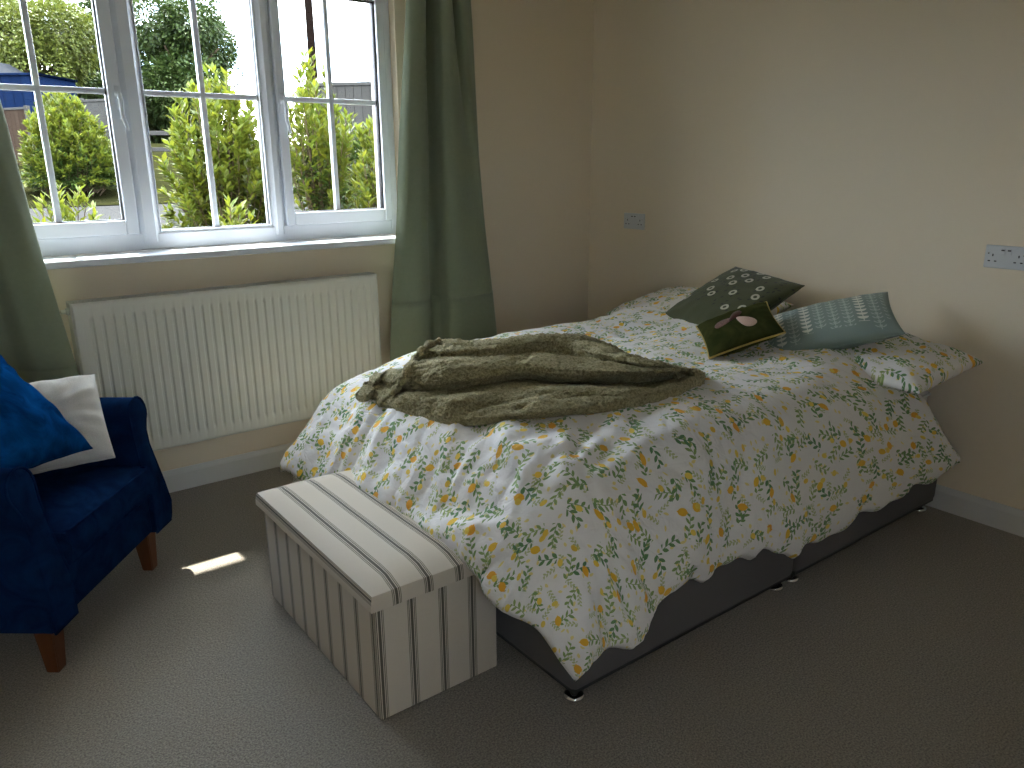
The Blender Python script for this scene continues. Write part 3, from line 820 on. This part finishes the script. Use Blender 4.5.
# the rolled hem crossing the throw
hem = [on_bed(340+x/2.695, 310+y/2.695, h) for h, x, y in ((.012, 112, 250), (.040, 138, 226), (.052, 158, 206), (.082, 172, 182), (.098, 184, 158), (.092, 198, 138), (.100, 212, 120), (.110, 226, 104), (.112, 244, 92), (.106, 268, 84))]
throw = obj('throw_blanket', bm, SHERPA); tag(throw, 'olive green fleece throw lying crumpled across the foot of the duvet', 'blanket')
hem = spline(hem, 10); bm = new(); add_tube(bm, hem, lambda i: .013+.004*math.sin(i*.5)+.003*noise.noise(hem[i]*60), 14)
for v in bm.verts: v.co += Vector((noise.noise(v.co*120), noise.noise(v.co*120+Vector((9, 0, 0))), noise.noise(v.co*120+Vector((0, 9, 0)))))*.004
obj('rolled_hem', bm, SHERPA, throw)

# ------------------------------------------------------------------ ottoman
ott = empty('storage_ottoman', 'cream storage ottoman with dark ticking stripes at the foot of the bed', 'ottoman', (.957, 1.983, 0))
def striped(name, bm, parent, lid):
    uvl = bm.loops.layers.uv.new('uv'); bm.normal_update()
    for f in bm.faces:
        n = f.normal
        for l in f.loops:
            c = l.vert.co+Vector((.957, 1.983, 0))
            if lid: u = c.x-.823+(-max(0, .400-c.z) if n.x < -.6 else (max(0, .400-c.z) if n.x > .6 else 0))
            else: u = c.x-.777 if abs(n.y) > abs(n.x) else c.y-1.607
            l[uvl].uv = (u+.5*.0955+.0955*20, c.z)
    return obj(name, bm, STRIPE, parent, angle=35)
bm = new(); add_box(bm, (.766-.957, 1.590-1.983, .004), (1.148-.957, 2.376-1.983, .352), .006, 2); striped('box_body', bm, ott, False)
bm = new(); n1, n2 = 26, 44
lx0, lx1, ly0, ly1 = .749-.957, 1.166-.957, 1.573-1.983, 2.394-1.983
t = bmesh.new(); add_box(t, (lx0, ly0, .344), (lx1, ly1, .396), 0)
bmesh.ops.subdivide_edges(t, edges=t.edges[:], cuts=14, use_grid_fill=True)
for v in t.verts:
    x, y, z = v.co
    ex = min(x-lx0, lx1-x); ey = min(y-ly0, ly1-y); e = min(ex, ey)
    if z > .352:
        k = (z-.344)/.052; r = .034
        dx = max(0, r-ex)/r; dy = max(0, r-ey)/r
        v.co.z = .344+(.052+.012*smooth(e/.10)-.010*min(1, math.hypot(dx, dy))**2.2)*k
        s = k**3
        v.co.x += s*(.006 if x-lx0 < .001 else (-.006 if lx1-x < .001 else 0)); v.co.y += s*(.006 if y-ly0 < .001 else (-.006 if ly1-y < .001 else 0))
    v.co.z += .0015*noise.noise(Vector((x*9, y*9, 2)))
merge(bm, t); lid = striped('padded_lid', bm, ott, True)
bm = new(); add_tube(bm, [(x, y, .3445) for x, y in ((lx0+.004, ly0+.004), (lx1-.004, ly0+.004), (lx1-.004, ly1-.004), (lx0+.004, ly1-.004))], .003, 6, closed=True); obj('lid_seam', bm, WHITECLOTH, lid)

# ------------------------------------------------------------------ armchair
chair = empty('armchair', 'navy velvet armchair with scrolled arms and tapered wooden legs', 'armchair', (.30, 2.61, 0), (0, 0, R(-128.5)))
def arm_front(z): return lerp_pts(z, [(.16, .070), (.26, .078), (.36, .060), (.46, .036), (.56, .026), (.64, .020)])
def arm(s):
    prof2 = [(.256, .165), (.258, .30), (.264, .44), (.268, .54)]
    c = (.325, .590); r = .056
    for k in range(13):
        a = R(175)-R(215)*k/12; prof2.append((c[0]+r*math.cos(a), c[1]+r*math.sin(a)))
    prof2 += [(.352, .52), (.348, .47), (.350, .40), (.358, .32), (.366, .24), (.368, .19), (.362, .165)]
    n = len(prof2); bm = new(); rings = []
    def ring(off, inset):
        out = []
        for i, (x, z) in enumerate(prof2):
            (xa, za), (xb, zb) = prof2[i-1], prof2[(i+1) % n]
            nx, nz = zb-za, -(xb-xa); L = math.hypot(nx, nz) or 1
            px, pz = x+nx/L*inset, z+nz/L*inset
            out.append((px, arm_front(z)+off if off > -.5 else -.62, pz))
        return out
    layers = [ring(-9, 0)]+[[(x, -.62+(y0+.62)*f, z) for (x, y0, z) in ring(-.016, 0)] for f in (.25, .5, .75, 1)]+[ring(-.006, .003), ring(0, .010), ring(.003, .020)]
    for L in layers: rings.append([bm.verts.new((s*x, y, z)) for x, y, z in L])
    for A, B in zip(rings, rings[1:]):
        for i in range(n): bm.faces.new((A[i], A[(i+1) % n], B[(i+1) % n], B[i]))
    bm.faces.new(rings[0]); bm.faces.new(rings[-1])
    o = obj('arm', bm, NAVY, chair, angle=60)
    bm = new(); add_tube(bm, [(s*x, y+.001, z) for x, y, z in ring(-.006, -.001)], .0042, 8, closed=True); obj('arm_piping', bm, NAVY, o)
arm(1); arm(-1)
bm = new(); add_box(bm, (-.262, -.60, .165), (.262, .050, .318), .014, 3); obj('seat_base', bm, NAVY, chair, angle=50)
bm = new(); t = bmesh.new(); add_box(t, (-.252, -.50, .318), (.252, .072, .428), 0); bmesh.ops.subdivide_edges(t, edges=t.edges[:], cuts=16, use_grid_fill=True)
for v in t.verts:
    x, y, z = v.co; ex = min(x+.252, .252-x); ey = min(y+.50, .072-y); e = min(ex, ey); k = (z-.318)/.11
    v.co.z += k*(.030*smooth(e/.16)-.010*(1-smooth(e/.022)))+.003*noise.noise(Vector((x*8, y*8, 1)))
    if .072-y < .001: v.co.y += .014*math.sin(PI*min(1, max(0, k)))-.004
merge(bm, t); sc = obj('seat_cushion', bm, NAVY, chair, angle=55)
bm = new()
for z in (.322, .420): add_tube(bm, [(-.240, -.48, z), (-.241, .060, z), (-.232, .070, z), (0, .072, z), (.232, .070, z), (.241, .060, z), (.240, -.48, z)], .0045, 8)
obj('cushion_piping', bm, NAVY, sc)
bm = new(); t = bmesh.new(); add_box(t, (-.33, -.085, 0), (.33, .085, .66), 0); bmesh.ops.subdivide_edges(t, edges=t.edges[:], cuts=12, use_grid_fill=True)
for v in t.verts:
    x, y, z = v.co; f = z/.66
    ex = smooth((.33-abs(x))/.07); ez = smooth((.66-z)/.07)
    v.co.y = y*(.35+.65*min(ex, ez)**.6)*(1-.25*f)+.10*(abs(x)/.33)**2-.17*f
    v.co.z = z-.05*(abs(x)/.33)**2*f; v.co.x = x*(1-.05*f)
bmesh.ops.translate(t, vec=(0, -.56, .25), verts=t.verts[:]); merge(bm, t); obj('backrest', bm, NAVY, chair, angle=60)
def leg(x, y, dx, dy):
    bm = new(); a, b = .031, .019
    top = [(x+sx*a, y+sy*a, .170) for sx, sy in ((-1, -1), (1, -1), (1, 1), (-1, 1))]; bot = [(x+dx+sx*b, y+dy+sy*b, 0) for sx, sy in ((-1, -1), (1, -1), (1, 1), (-1, 1))]
    A = [bm.verts.new(p) for p in top]; B = [bm.verts.new(p) for p in bot]
    for k in range(4): bm.faces.new((A[k], A[(k+1) % 4], B[(k+1) % 4], B[k]))
    bm.faces.new(A); bm.faces.new(B); bmesh.ops.bevel(bm, geom=bm.edges[:], offset=.003, segments=2, affect='EDGES')
    obj('leg', bm, LEGWOOD, chair, angle=40)
for sx in (-1, 1): leg(sx*.290, -.005, sx*.004, .004); leg(sx*.270, -.53, sx*.01, -.04)

bm, rim = pillow_bm(.41, .315, .16, pinch=.025, seed=23, wr=.017, power=.36)
o = obj('cushion', bm, WHITECLOTH); pose(o, (.207, 2.848, .607), (R(50), 0, R(-2)))
tag(o, 'white linen cushion on the navy armchair, behind the blue velvet cushion', 'cushion')
bm = new(); add_tube(bm, rim, .0026, 6, closed=True); obj('edge_seam', bm, WHITECLOTH, o)
bm, rim = pillow_bm(.48, .48, .15, pinch=.06, seed=31, wr=.012)
o = obj('cushion', bm, BLUE); pose(o, (.065, 2.658, .740), (-.163, .757, -.873))
tag(o, 'royal blue velvet cushion propped on one corner in the navy armchair', 'cushion')
bm = new(); add_tube(bm, rim, .0026, 6, closed=True); obj('edge_seam', bm, BLUE, o)

# ------------------------------------------------------------------ the garden outside
def gz(y): 
    pts = [(3.8, .38), (8, .44), (14, .58), (17, .75), (27, 2.0), (90, 2.6)]
    for (a, b), (c, d) in zip(pts, pts[1:]):
        if y <= c: return b+(d-b)*max(0, (y-a)/(c-a))
    return pts[-1][1]
def land(name, mat, x0, x1, ys, dz, wob=0):
    bm = new(); rows = []
    for y in ys:
        rows.append([bm.verts.new((x0+(x1-x0)*k/24, y+wob*noise.noise((k*.4, y, 0)), gz(y)+dz+(.03*noise.noise((x0+(x1-x0)*k/6, y*.6, 2)) if dz == 0 else 0))) for k in range(25)])
    for a, b in zip(rows, rows[1:]):
        for k in range(24): bm.faces.new((a[k], a[k+1], b[k+1], b[k]))
    structure(name, bm, mat)
SOIL = mat_noise('garden_soil', (0.0101, 0.0079, 0.0050), (0.0248, 0.0203, 0.0135), 6); TARMAC = mat_noise('grey_tarmac', (0.0222, 0.0213, 0.0209), (0.0356, 0.0348, 0.0332), 14)
LAWN = mat_noise('lawn_grass', (0.0064, 0.0076, 0.0026), (0.0144, 0.0134, 0.0052), 5)
land('ground', SOIL, -45, 60, [3.81, 5, 6.5, 8, 11, 14, 17, 22, 27, 40, 60, 90], 0)
land('path', TARMAC, -12, 22, [8.4, 10, 12, 14, 15.8], .03)
land('lawn', LAWN, -40, 60, [15.75, 17, 20, 23.5, 27, 40, 60, 89], .045)

LG_Y = mat_leaf('golden_leaf', (0.1113, 0.1189, 0.0112), (0.0659, 0.0937, 0.0127)); LG_G = mat_leaf('laurel_green_leaf', (0.0248, 0.0473, 0.0099), (0.0450, 0.0698, 0.0135), .35)
LT_Y = mat_leaf('lime_tree_leaf', (0.0582, 0.0752, 0.0117), (0.0890, 0.0981, 0.0188), .3); LT_D = mat_leaf('dark_tree_leaf', (0.0175, 0.0319, 0.0073), (0.0401, 0.0590, 0.0129), .25)
LT_C = mat_leaf('conifer_needles', (0.0027, 0.0054, 0.0040), (0.0050, 0.0090, 0.0059), .15)
BARK = mat_noise('bark', (.05, .035, .022), (.10, .075, .05), 20)
def leaf_to(bm, p, d, up, L, W, mi):
    d = d.normalized(); s = d.cross(up)
    if s.length < 1e-3: s = d.cross(Vector((1, 0, 0)))
    s.normalize(); n = s.cross(d)
    a = bm.verts.new(p); m1 = bm.verts.new(p+d*L*.5+s*W*.5+n*W*.12); m2 = bm.verts.new(p+d*L*.5-s*W*.5+n*W*.12); c = bm.verts.new(p+d*L*.48); e = bm.verts.new(p+d*L-n*W*.15)
    for f in ((a, m1, c), (a, c, m2), (m1, e, c), (c, e, m2)): bm.faces.new(f).material_index = mi
def rnd(a=1): return random.uniform(-a, a)
def shrub(name, label, base, rx, ry, h, shoots, leaves, L, W, upright=.6, seed=0, gold=.5, group=None, spread=.5):
    """Many leafy shoots fanning from the base; the young tips carry the golden leaves."""
    random.seed(seed); e = empty(name, label, 'shrub', base, group=group); bm = new(); st = new()
    for k in range(shoots):
        a = random.uniform(0, 2*PI); rr = math.sqrt(random.random())
        fz = 1-spread*rr**2*random.uniform(.7, 1.1)-random.uniform(0, .45)*random.random()
        tip = Vector((rx*rr*math.cos(a), ry*rr*math.sin(a), h*max(.15, fz)))
        root = Vector((tip.x*(1-upright)*.8, tip.y*(1-upright)*.8, tip.z*.12))
        mid = root.lerp(tip, .55)+Vector((rnd(.05), rnd(.05), h*.04))
        pts = spline([root, mid, tip], 5)
        if k % 2 == 0: add_tube(st, pts, lambda i: .008-.0006*i, 5, cap=False)
        for q in range(leaves):
            f = random.uniform(.18, 1)**.75; x = f*(len(pts)-1); i = min(int(x), len(pts)-2); p = pts[i].lerp(pts[i+1], x-i)
            ax = (pts[i+1]-pts[i]).normalized()
            out = Vector((rnd(), rnd(), rnd(.4))); out -= ax*out.dot(ax)
            d = out.normalized()*(1-.45*f)+ax*(.35+.6*f)+Vector((0, 0, -.15))
            g = f*.7+.3*(tip.z/h) > 1-gold+rnd(.16)
            leaf_to(bm, p, d, Vector((rnd(.4), rnd(.4), 1)), L*random.uniform(.7, 1.15), W*random.uniform(.8, 1.15), 0 if g else 1)
    me = obj('foliage', bm, [LG_Y, LG_G], e, smooth=False); me['kind'] = 'stuff'
    obj('stems', st, BARK, e)
    return e
def base_at(px, depth):
    p = ray(px, 162, depth); return (p.x, p.y, gz(p.y)-.02)
shrub('laurel_shrub', 'rounded yellow-green laurel shrub seen through the left-hand window pane', base_at(70, 15.0), .92, .85, 1.98, 520, 30, .13, .052, .30, 3, .42, spread=.85)
shrub('golden_shrub', 'tall golden leaved shrub filling the middle window pane', base_at(222, 6.6), .54, .5, 1.78, 170, 36, .10, .04, .6, 5, .62, spread=.55)
shrub('golden_shrub', 'tall green and gold upright shrub behind the right-hand window handle', base_at(317, 6.2), .28, .35, 1.84, 100, 36, .085, .032, .8, 8, .45, spread=.35)
shrub('golden_shrub', 'dense dark green shrub in front of the grey fence panel', base_at(352, 6.9), .26, .35, 1.45, 60, 34, .085, .034, .8, 9, .12, spread=.3)
shrub('golden_shrub', 'slim bright golden shrub at the outer edge of the right-hand pane', base_at(373, 5.9), .15, .25, 1.36, 46, 28, .085, .030, .75, 11, .9, spread=.35)
shrub('young_plant', 'low lime green plant just outside the left-hand pane', base_at(62, 6.0), .28, .22, .92, 34, 18, .10, .03, .5, 14, .95, spread=.5)
shrub('young_plant', 'low lime green plant at the foot of the golden shrub in the middle pane', base_at(226, 5.4), .22, .2, .80, 26, 18, .10, .03, .6, 15, .85, spread=.45)
shrub('young_plant', 'small sparse green plant beside the path by the first mullion', base_at(163, 6.4), .07, .1, .62, 10, 12, .075, .022, .6, 16, .7, spread=.4)
shrub('young_plant', 'small golden plant low in the right-hand pane', base_at(322, 5.0), .12, .12, .80, 14, 16, .08, .028, .6, 18, .75, spread=.4)

def tree(name, label, px, py, depth, rx, rz, n, L, mat, seed, blobs=16, conical=False):
    random.seed(seed); c = ray(px, py, depth); g = gz(c.y)-.1
    e = empty(name, label, 'tree', (c.x, c.y, g)); cz = c.z-g; bm = new()
    cores = []
    for k in range(blobs):
        v = Vector((rnd(), rnd(), rnd())); v = v.normalized()*random.uniform(.35, .78)
        cores.append((Vector((v.x*rx, v.y*rx, cz+v.z*rz)), random.uniform(.30, .48)*rx))
    cores.append((Vector((0, 0, cz)), .7*rx))
    for k in range(n):
        if conical:
            f = random.random()**.7; a = random.uniform(0, 2*PI); r = rx*(1-f)*(.6+.4*random.random())*(.7+.3*math.sin(f*40)); p = Vector((r*math.cos(a), r*math.sin(a), cz-rz+2*rz*f)); d = Vector((math.cos(a), math.sin(a), -.3))
        else:
            q, r = random.choice(cores); d = Vector((random.gauss(0, 1), random.gauss(0, 1), random.gauss(0, 1))).normalized(); p = q+d*r*random.uniform(.7, 1.05)
        leaf_to(bm, p, d+Vector((rnd(.7), rnd(.7), rnd(.7)-.3)), Vector((rnd(), rnd(), 1)), L*random.uniform(.7, 1.3), L*.6, 0)
    f = obj('foliage', bm, mat, e, smooth=False); f['kind'] = 'stuff'
    bm = new(); add_tube(bm, spline([(0, 0, 0), (.05, .03, cz*.4), (-.03, 0, cz*.75), (0, 0, cz+rz*.4)], 4), lambda i: max(.03, rx*.07-.006*i*rx), 10)
    for k in range(5):
        a = k*1.3; add_tube(bm, [(0, 0, cz*.45+.1*k*rz), (math.cos(a)*rx*.35, math.sin(a)*rx*.35, cz*.6+.2*k*rz*.6), (math.cos(a)*rx*.6, math.sin(a)*rx*.6, cz+rz*.2)], lambda i: .03*rx*(1-.3*i), 7)
    obj('trunk', bm, BARK, e); return e
tree('lime_tree', 'pale yellow-green tree above the blue shed', 38, 52, 32, 2.9, 2.3, 24000, .17, LT_Y, 3)
tree('lime_tree', 'pale green tree at the outer left edge of the window, overlapping the yellow-green tree', -14, 40, 40, 2.5, 2.8, 13000, .17, LT_Y, 13)
tree('broadleaf_tree', 'big dark green broadleaf tree behind the middle window pane', 190, 68, 38, 3.3, 3.9, 34000, .21, LT_D, 4, 26)
tree('broadleaf_tree', 'mid green tree between the yellow-green tree and the first mullion', 104, 40, 40, 1.9, 3.6, 14000, .22, LT_D, 6, 20)
tree('conifer', 'dark conifer tip rising behind the yellow-green tree', 62, 40, 52, 1.2, 2.9, 2600, .26, LT_C, 8, conical=True)
tree('broadleaf_tree', 'low dark tree under the big broadleaf tree, behind the rails', 150, 118, 40, 2.4, 2.0, 12000, .22, LT_D, 10, 14)

tree('broadleaf_tree', 'low bushy tree just above the grey gate, behind the rounded laurel shrub', 92, 103, 36, 2.0, 1.35, 9000, .20, LT_D, 12, 14)

def fence_panel(name, label, p0, p1, h, mat, cap, parent_cat='fence'):
    """Vertical board fence standing on the ground between two plan points."""
    a, b = Vector(p0), Vector(p1); d = (b-a); L = d.length; ang = math.atan2(d.y, d.x); g = min(gz(a.y), gz(b.y))-.05
    e = empty(name, label, parent_cat, (a.x, a.y, g), (0, 0, ang))
    bm = new(); add_box(bm, (0, -.012, 0), (L, .012, h), .003); obj('boards', bm, mat, e, smooth=False)
    bm = new(); add_box(bm, (-.02, -.03, h), (L+.02, .03, h+.05), .006); obj('capping_rail', bm, cap, e, smooth=False)
    for x in (0, L):
        bm = new(); add_box(bm, (x-.045, -.05, 0), (x+.045, .045, h+.08), .006); obj('post', bm, cap, e, smooth=False)
    return e
BROWNF = mat_planks('brown_fence_boards', (0.0230, 0.0151, 0.0108), (0.0374, 0.0259, 0.0187), .14); GREYF = mat_planks('grey_fence_boards', (0.0300, 0.0278, 0.0248), (0.0450, 0.0428, 0.0390), .13)
GREYW = mat_noise('weathered_grey_timber', (0.0351, 0.0330, 0.0300), (0.0497, 0.0476, 0.0439), 9)
q0, q1 = ray(-40, 162, 19).xy, ray(36, 162, 18).xy; fence_panel('timber_fence', 'brown timber fence below the blue shed', q0, q1, ray(15, 97, 18.5).z-gz(q0.y), BROWNF, GREYW)
q0, q1 = ray(90, 162, 16.4).xy, ray(117, 162, 16.2).xy; fence_panel('garden_gate', 'grey timber gate panel beside the rounded laurel shrub', q0, q1, ray(104, 97, 16.3).z-gz(q0.y), GREYW, GREYW, 'gate')
q0, q1 = ray(318, 162, 12.2).xy, ray(400, 162, 12.0).xy; fence_panel('timber_fence', 'grey board fence panel behind the shrubs in the right-hand pane', q0, q1, ray(355, 82, 12).z-gz(q0.y), GREYF, GREYW)

# post and rail fence seen through the middle pane
p0, p1 = ray(128, 162, 16.8), ray(250, 162, 17.6); g = gz(p0.y)
e = empty('rail_fence', 'low post and rail fence across the lawn behind the golden shrub', 'fence', (p0.x, p0.y, g)); d = (p1-p0); d.z = 0
for z in (.74, 1.08):
    bm = new(); M = Matrix.Rotation(math.atan2(d.y, d.x), 4, 'Z'); add_box(bm, (0, -.025, z-.045), (d.length, .025, z+.045), .008, M=M); obj('rail', bm, GREYW, e, smooth=False)
for k in range(3):
    f = (.02, .5, .98)[k]; bm = new(); add_box(bm, (d.x*f-.05, d.y*f-.05, -.05), (d.x*f+.05, d.y*f+.05, 1.2), .012); obj('post', bm, GREYW, e, smooth=False)

# utility pole with climbing pegs
c = ray(311, 40, 24); g = gz(c.y)-.1
e = empty('utility_pole', 'dark wooden utility pole rising behind the shrub in the right-hand pane', 'pole', (c.x, c.y, g))
POLE = mat_noise('creosoted_pole', (0.0047, 0.0030, 0.0024), (0.0095, 0.0061, 0.0047), 6)
bm = new(); add_tube(bm, [(0, 0, 0), (0, 0, 4), (0, 0, 8.5)], lambda i: .135-.015*i, 16); obj('pole_shaft', bm, POLE, e, angle=50)
for k in range(8):
    z = 4.0+.42*k; s = 1 if k % 2 else -1
    bm = new(); add_tube(bm, [(s*.06, -.03, z), (s*.24, -.08, z+.01)], .010, 6); obj('climbing_peg', bm, GREYW, e)

# blue shed and white gabled building
BLUEW = mat_planks('blue_cladding', (0.0032, 0.0072, 0.0214), (0.0050, 0.0108, 0.0293), .30); WHITEW = mat_noise('white_render', (0.0945, 0.0945, 0.0968), (0.1125, 0.1125, 0.1148), 3); SLATE = mat_noise('slate_roof', (0.0158, 0.0169, 0.0192), (0.0270, 0.0282, 0.0304), 8)
a = ray(2, 104, 25); b = ray(47, 104, 25); zt = ray(30, 77, 25).z
e = empty('blue_shed', 'flat blue garden shed beneath the yellow-green tree', 'shed', (a.x-1.2, a.y, gz(a.y)-.05), (0, 0, math.atan2(b.y-a.y, b.x-a.x)))
L = (b-a).length+1.2; h = zt-gz(a.y)
bm = new(); add_box(bm, (0, 0, 0), (L, 2.2, h), .01); obj('shed_wall', bm, BLUEW, e, smooth=False)
bm = new(); add_box(bm, (-.06, -.06, h), (L+.06, 2.26, h+.07), .01); obj('flat_roof', bm, BLUEW, e, smooth=False)
a = ray(-48, 104, 28); b = ray(16, 104, 28); zt = ray(-16, 62, 28).z; ze = ray(16, 82, 28).z
e = empty('garden_building', 'white gabled building with slate roof left of the blue shed', 'building', (a.x, a.y, gz(a.y)-.05), (0, 0, math.atan2(b.y-a.y, b.x-a.x)))
L = (b-a).length; g = gz(a.y)-.05; he, ht = ze-g, zt-g
bm = new(); pr = [(0, 0), (L, 0), (L, he), (L/2, ht), (0, he)]
A = [bm.verts.new((x, 0, z)) for x, z in pr]; B = [bm.verts.new((x, 1.8, z)) for x, z in pr]
for k in range(5): bm.faces.new((A[k], A[(k+1) % 5], B[(k+1) % 5], B[k]))
bm.faces.new(A); bm.faces.new(B); obj('gable_wall', bm, WHITEW, e, smooth=False)
for s in (0, 1):
    x0, x1 = (L/2, L+.18) if s else (-.18, L/2); z0, z1 = (ht, he-.18*(ht-he)/(L/2)) if s else (he-.18*(ht-he)/(L/2), ht)
    bm = new(); V = [bm.verts.new(p) for p in ((x0, -.15, z0), (x1, -.15, z1), (x1, 1.95, z1), (x0, 1.95, z0), (x0, -.15, z0+.09), (x1, -.15, z1+.09), (x1, 1.95, z1+.09), (x0, 1.95, z0+.09))]
    for f in ((0, 1, 2, 3), (4, 5, 6, 7), (0, 1, 5, 4), (1, 2, 6, 5), (2, 3, 7, 6), (3, 0, 4, 7)): bm.faces.new([V[k] for k in f])
    obj('roof_slope', bm, SLATE, e, smooth=False)

# ------------------------------------------------------------------ light
w = bpy.data.worlds.new('sky'); S.world = w; w.use_nodes = True; nt = w.node_tree; bg = nt.nodes['Background']
tc = nt.nodes.new('ShaderNodeTexCoord'); sp = nt.nodes.new('ShaderNodeSeparateXYZ'); nt.links.new(tc.outputs['Generated'], sp.inputs[0])
cl = nt.nodes.new('ShaderNodeTexNoise'); mp = nt.nodes.new('ShaderNodeMapping'); mp.inputs['Scale'].default_value = (1, 1, 3.5); nt.links.new(tc.outputs['Generated'], mp.inputs[0]); nt.links.new(mp.outputs[0], cl.inputs['Vector']); cl.inputs['Scale'].default_value = 3.2; cl.inputs['Detail'].default_value = 6
ramp = nt.nodes.new('ShaderNodeValToRGB'); nt.links.new(cl.outputs['Fac'], ramp.inputs[0])
ramp.color_ramp.elements[0].position = .38; ramp.color_ramp.elements[0].color = (.50, .70, 1.0, 1); ramp.color_ramp.elements[1].position = .58; ramp.color_ramp.elements[1].color = (1, 1, 1, 1)
nt.links.new(ramp.outputs[0], bg.inputs[0])
SKY_LOW, SKY_HIGH = 7.5, 12.0
el = X(nt, sp.outputs[2]); st = (((el-.22)/.45).max(0.).min(1.))*(SKY_HIGH-SKY_LOW)+SKY_LOW
st = st*el.gt(-.02)+.5*(el.lt(-.02))
nt.links.new(st.s, bg.inputs[1])
sun = bpy.data.lights.new('sun', 'SUN'); sun.energy = 13; sun.angle = R(.6); sun.color = (1, .96, .88)
so = bpy.data.objects.new('sun', sun); COL.objects.link(so)
so.rotation_euler = Vector((.085, -1, -1.74)).to_track_quat('-Z', 'Y').to_euler(); so.location = (0, 8, 12)

S.view_settings.view_transform = 'Standard'; S.view_settings.look = 'None'; S.view_settings.gamma = 1; S.view_settings.use_curve_mapping = False
S.view_settings.exposure = .92
S.cycles.max_bounces = 10; S.cycles.diffuse_bounces = 6; S.cycles.transparent_max_bounces = 16; S.cycles.sample_clamp_indirect = 8
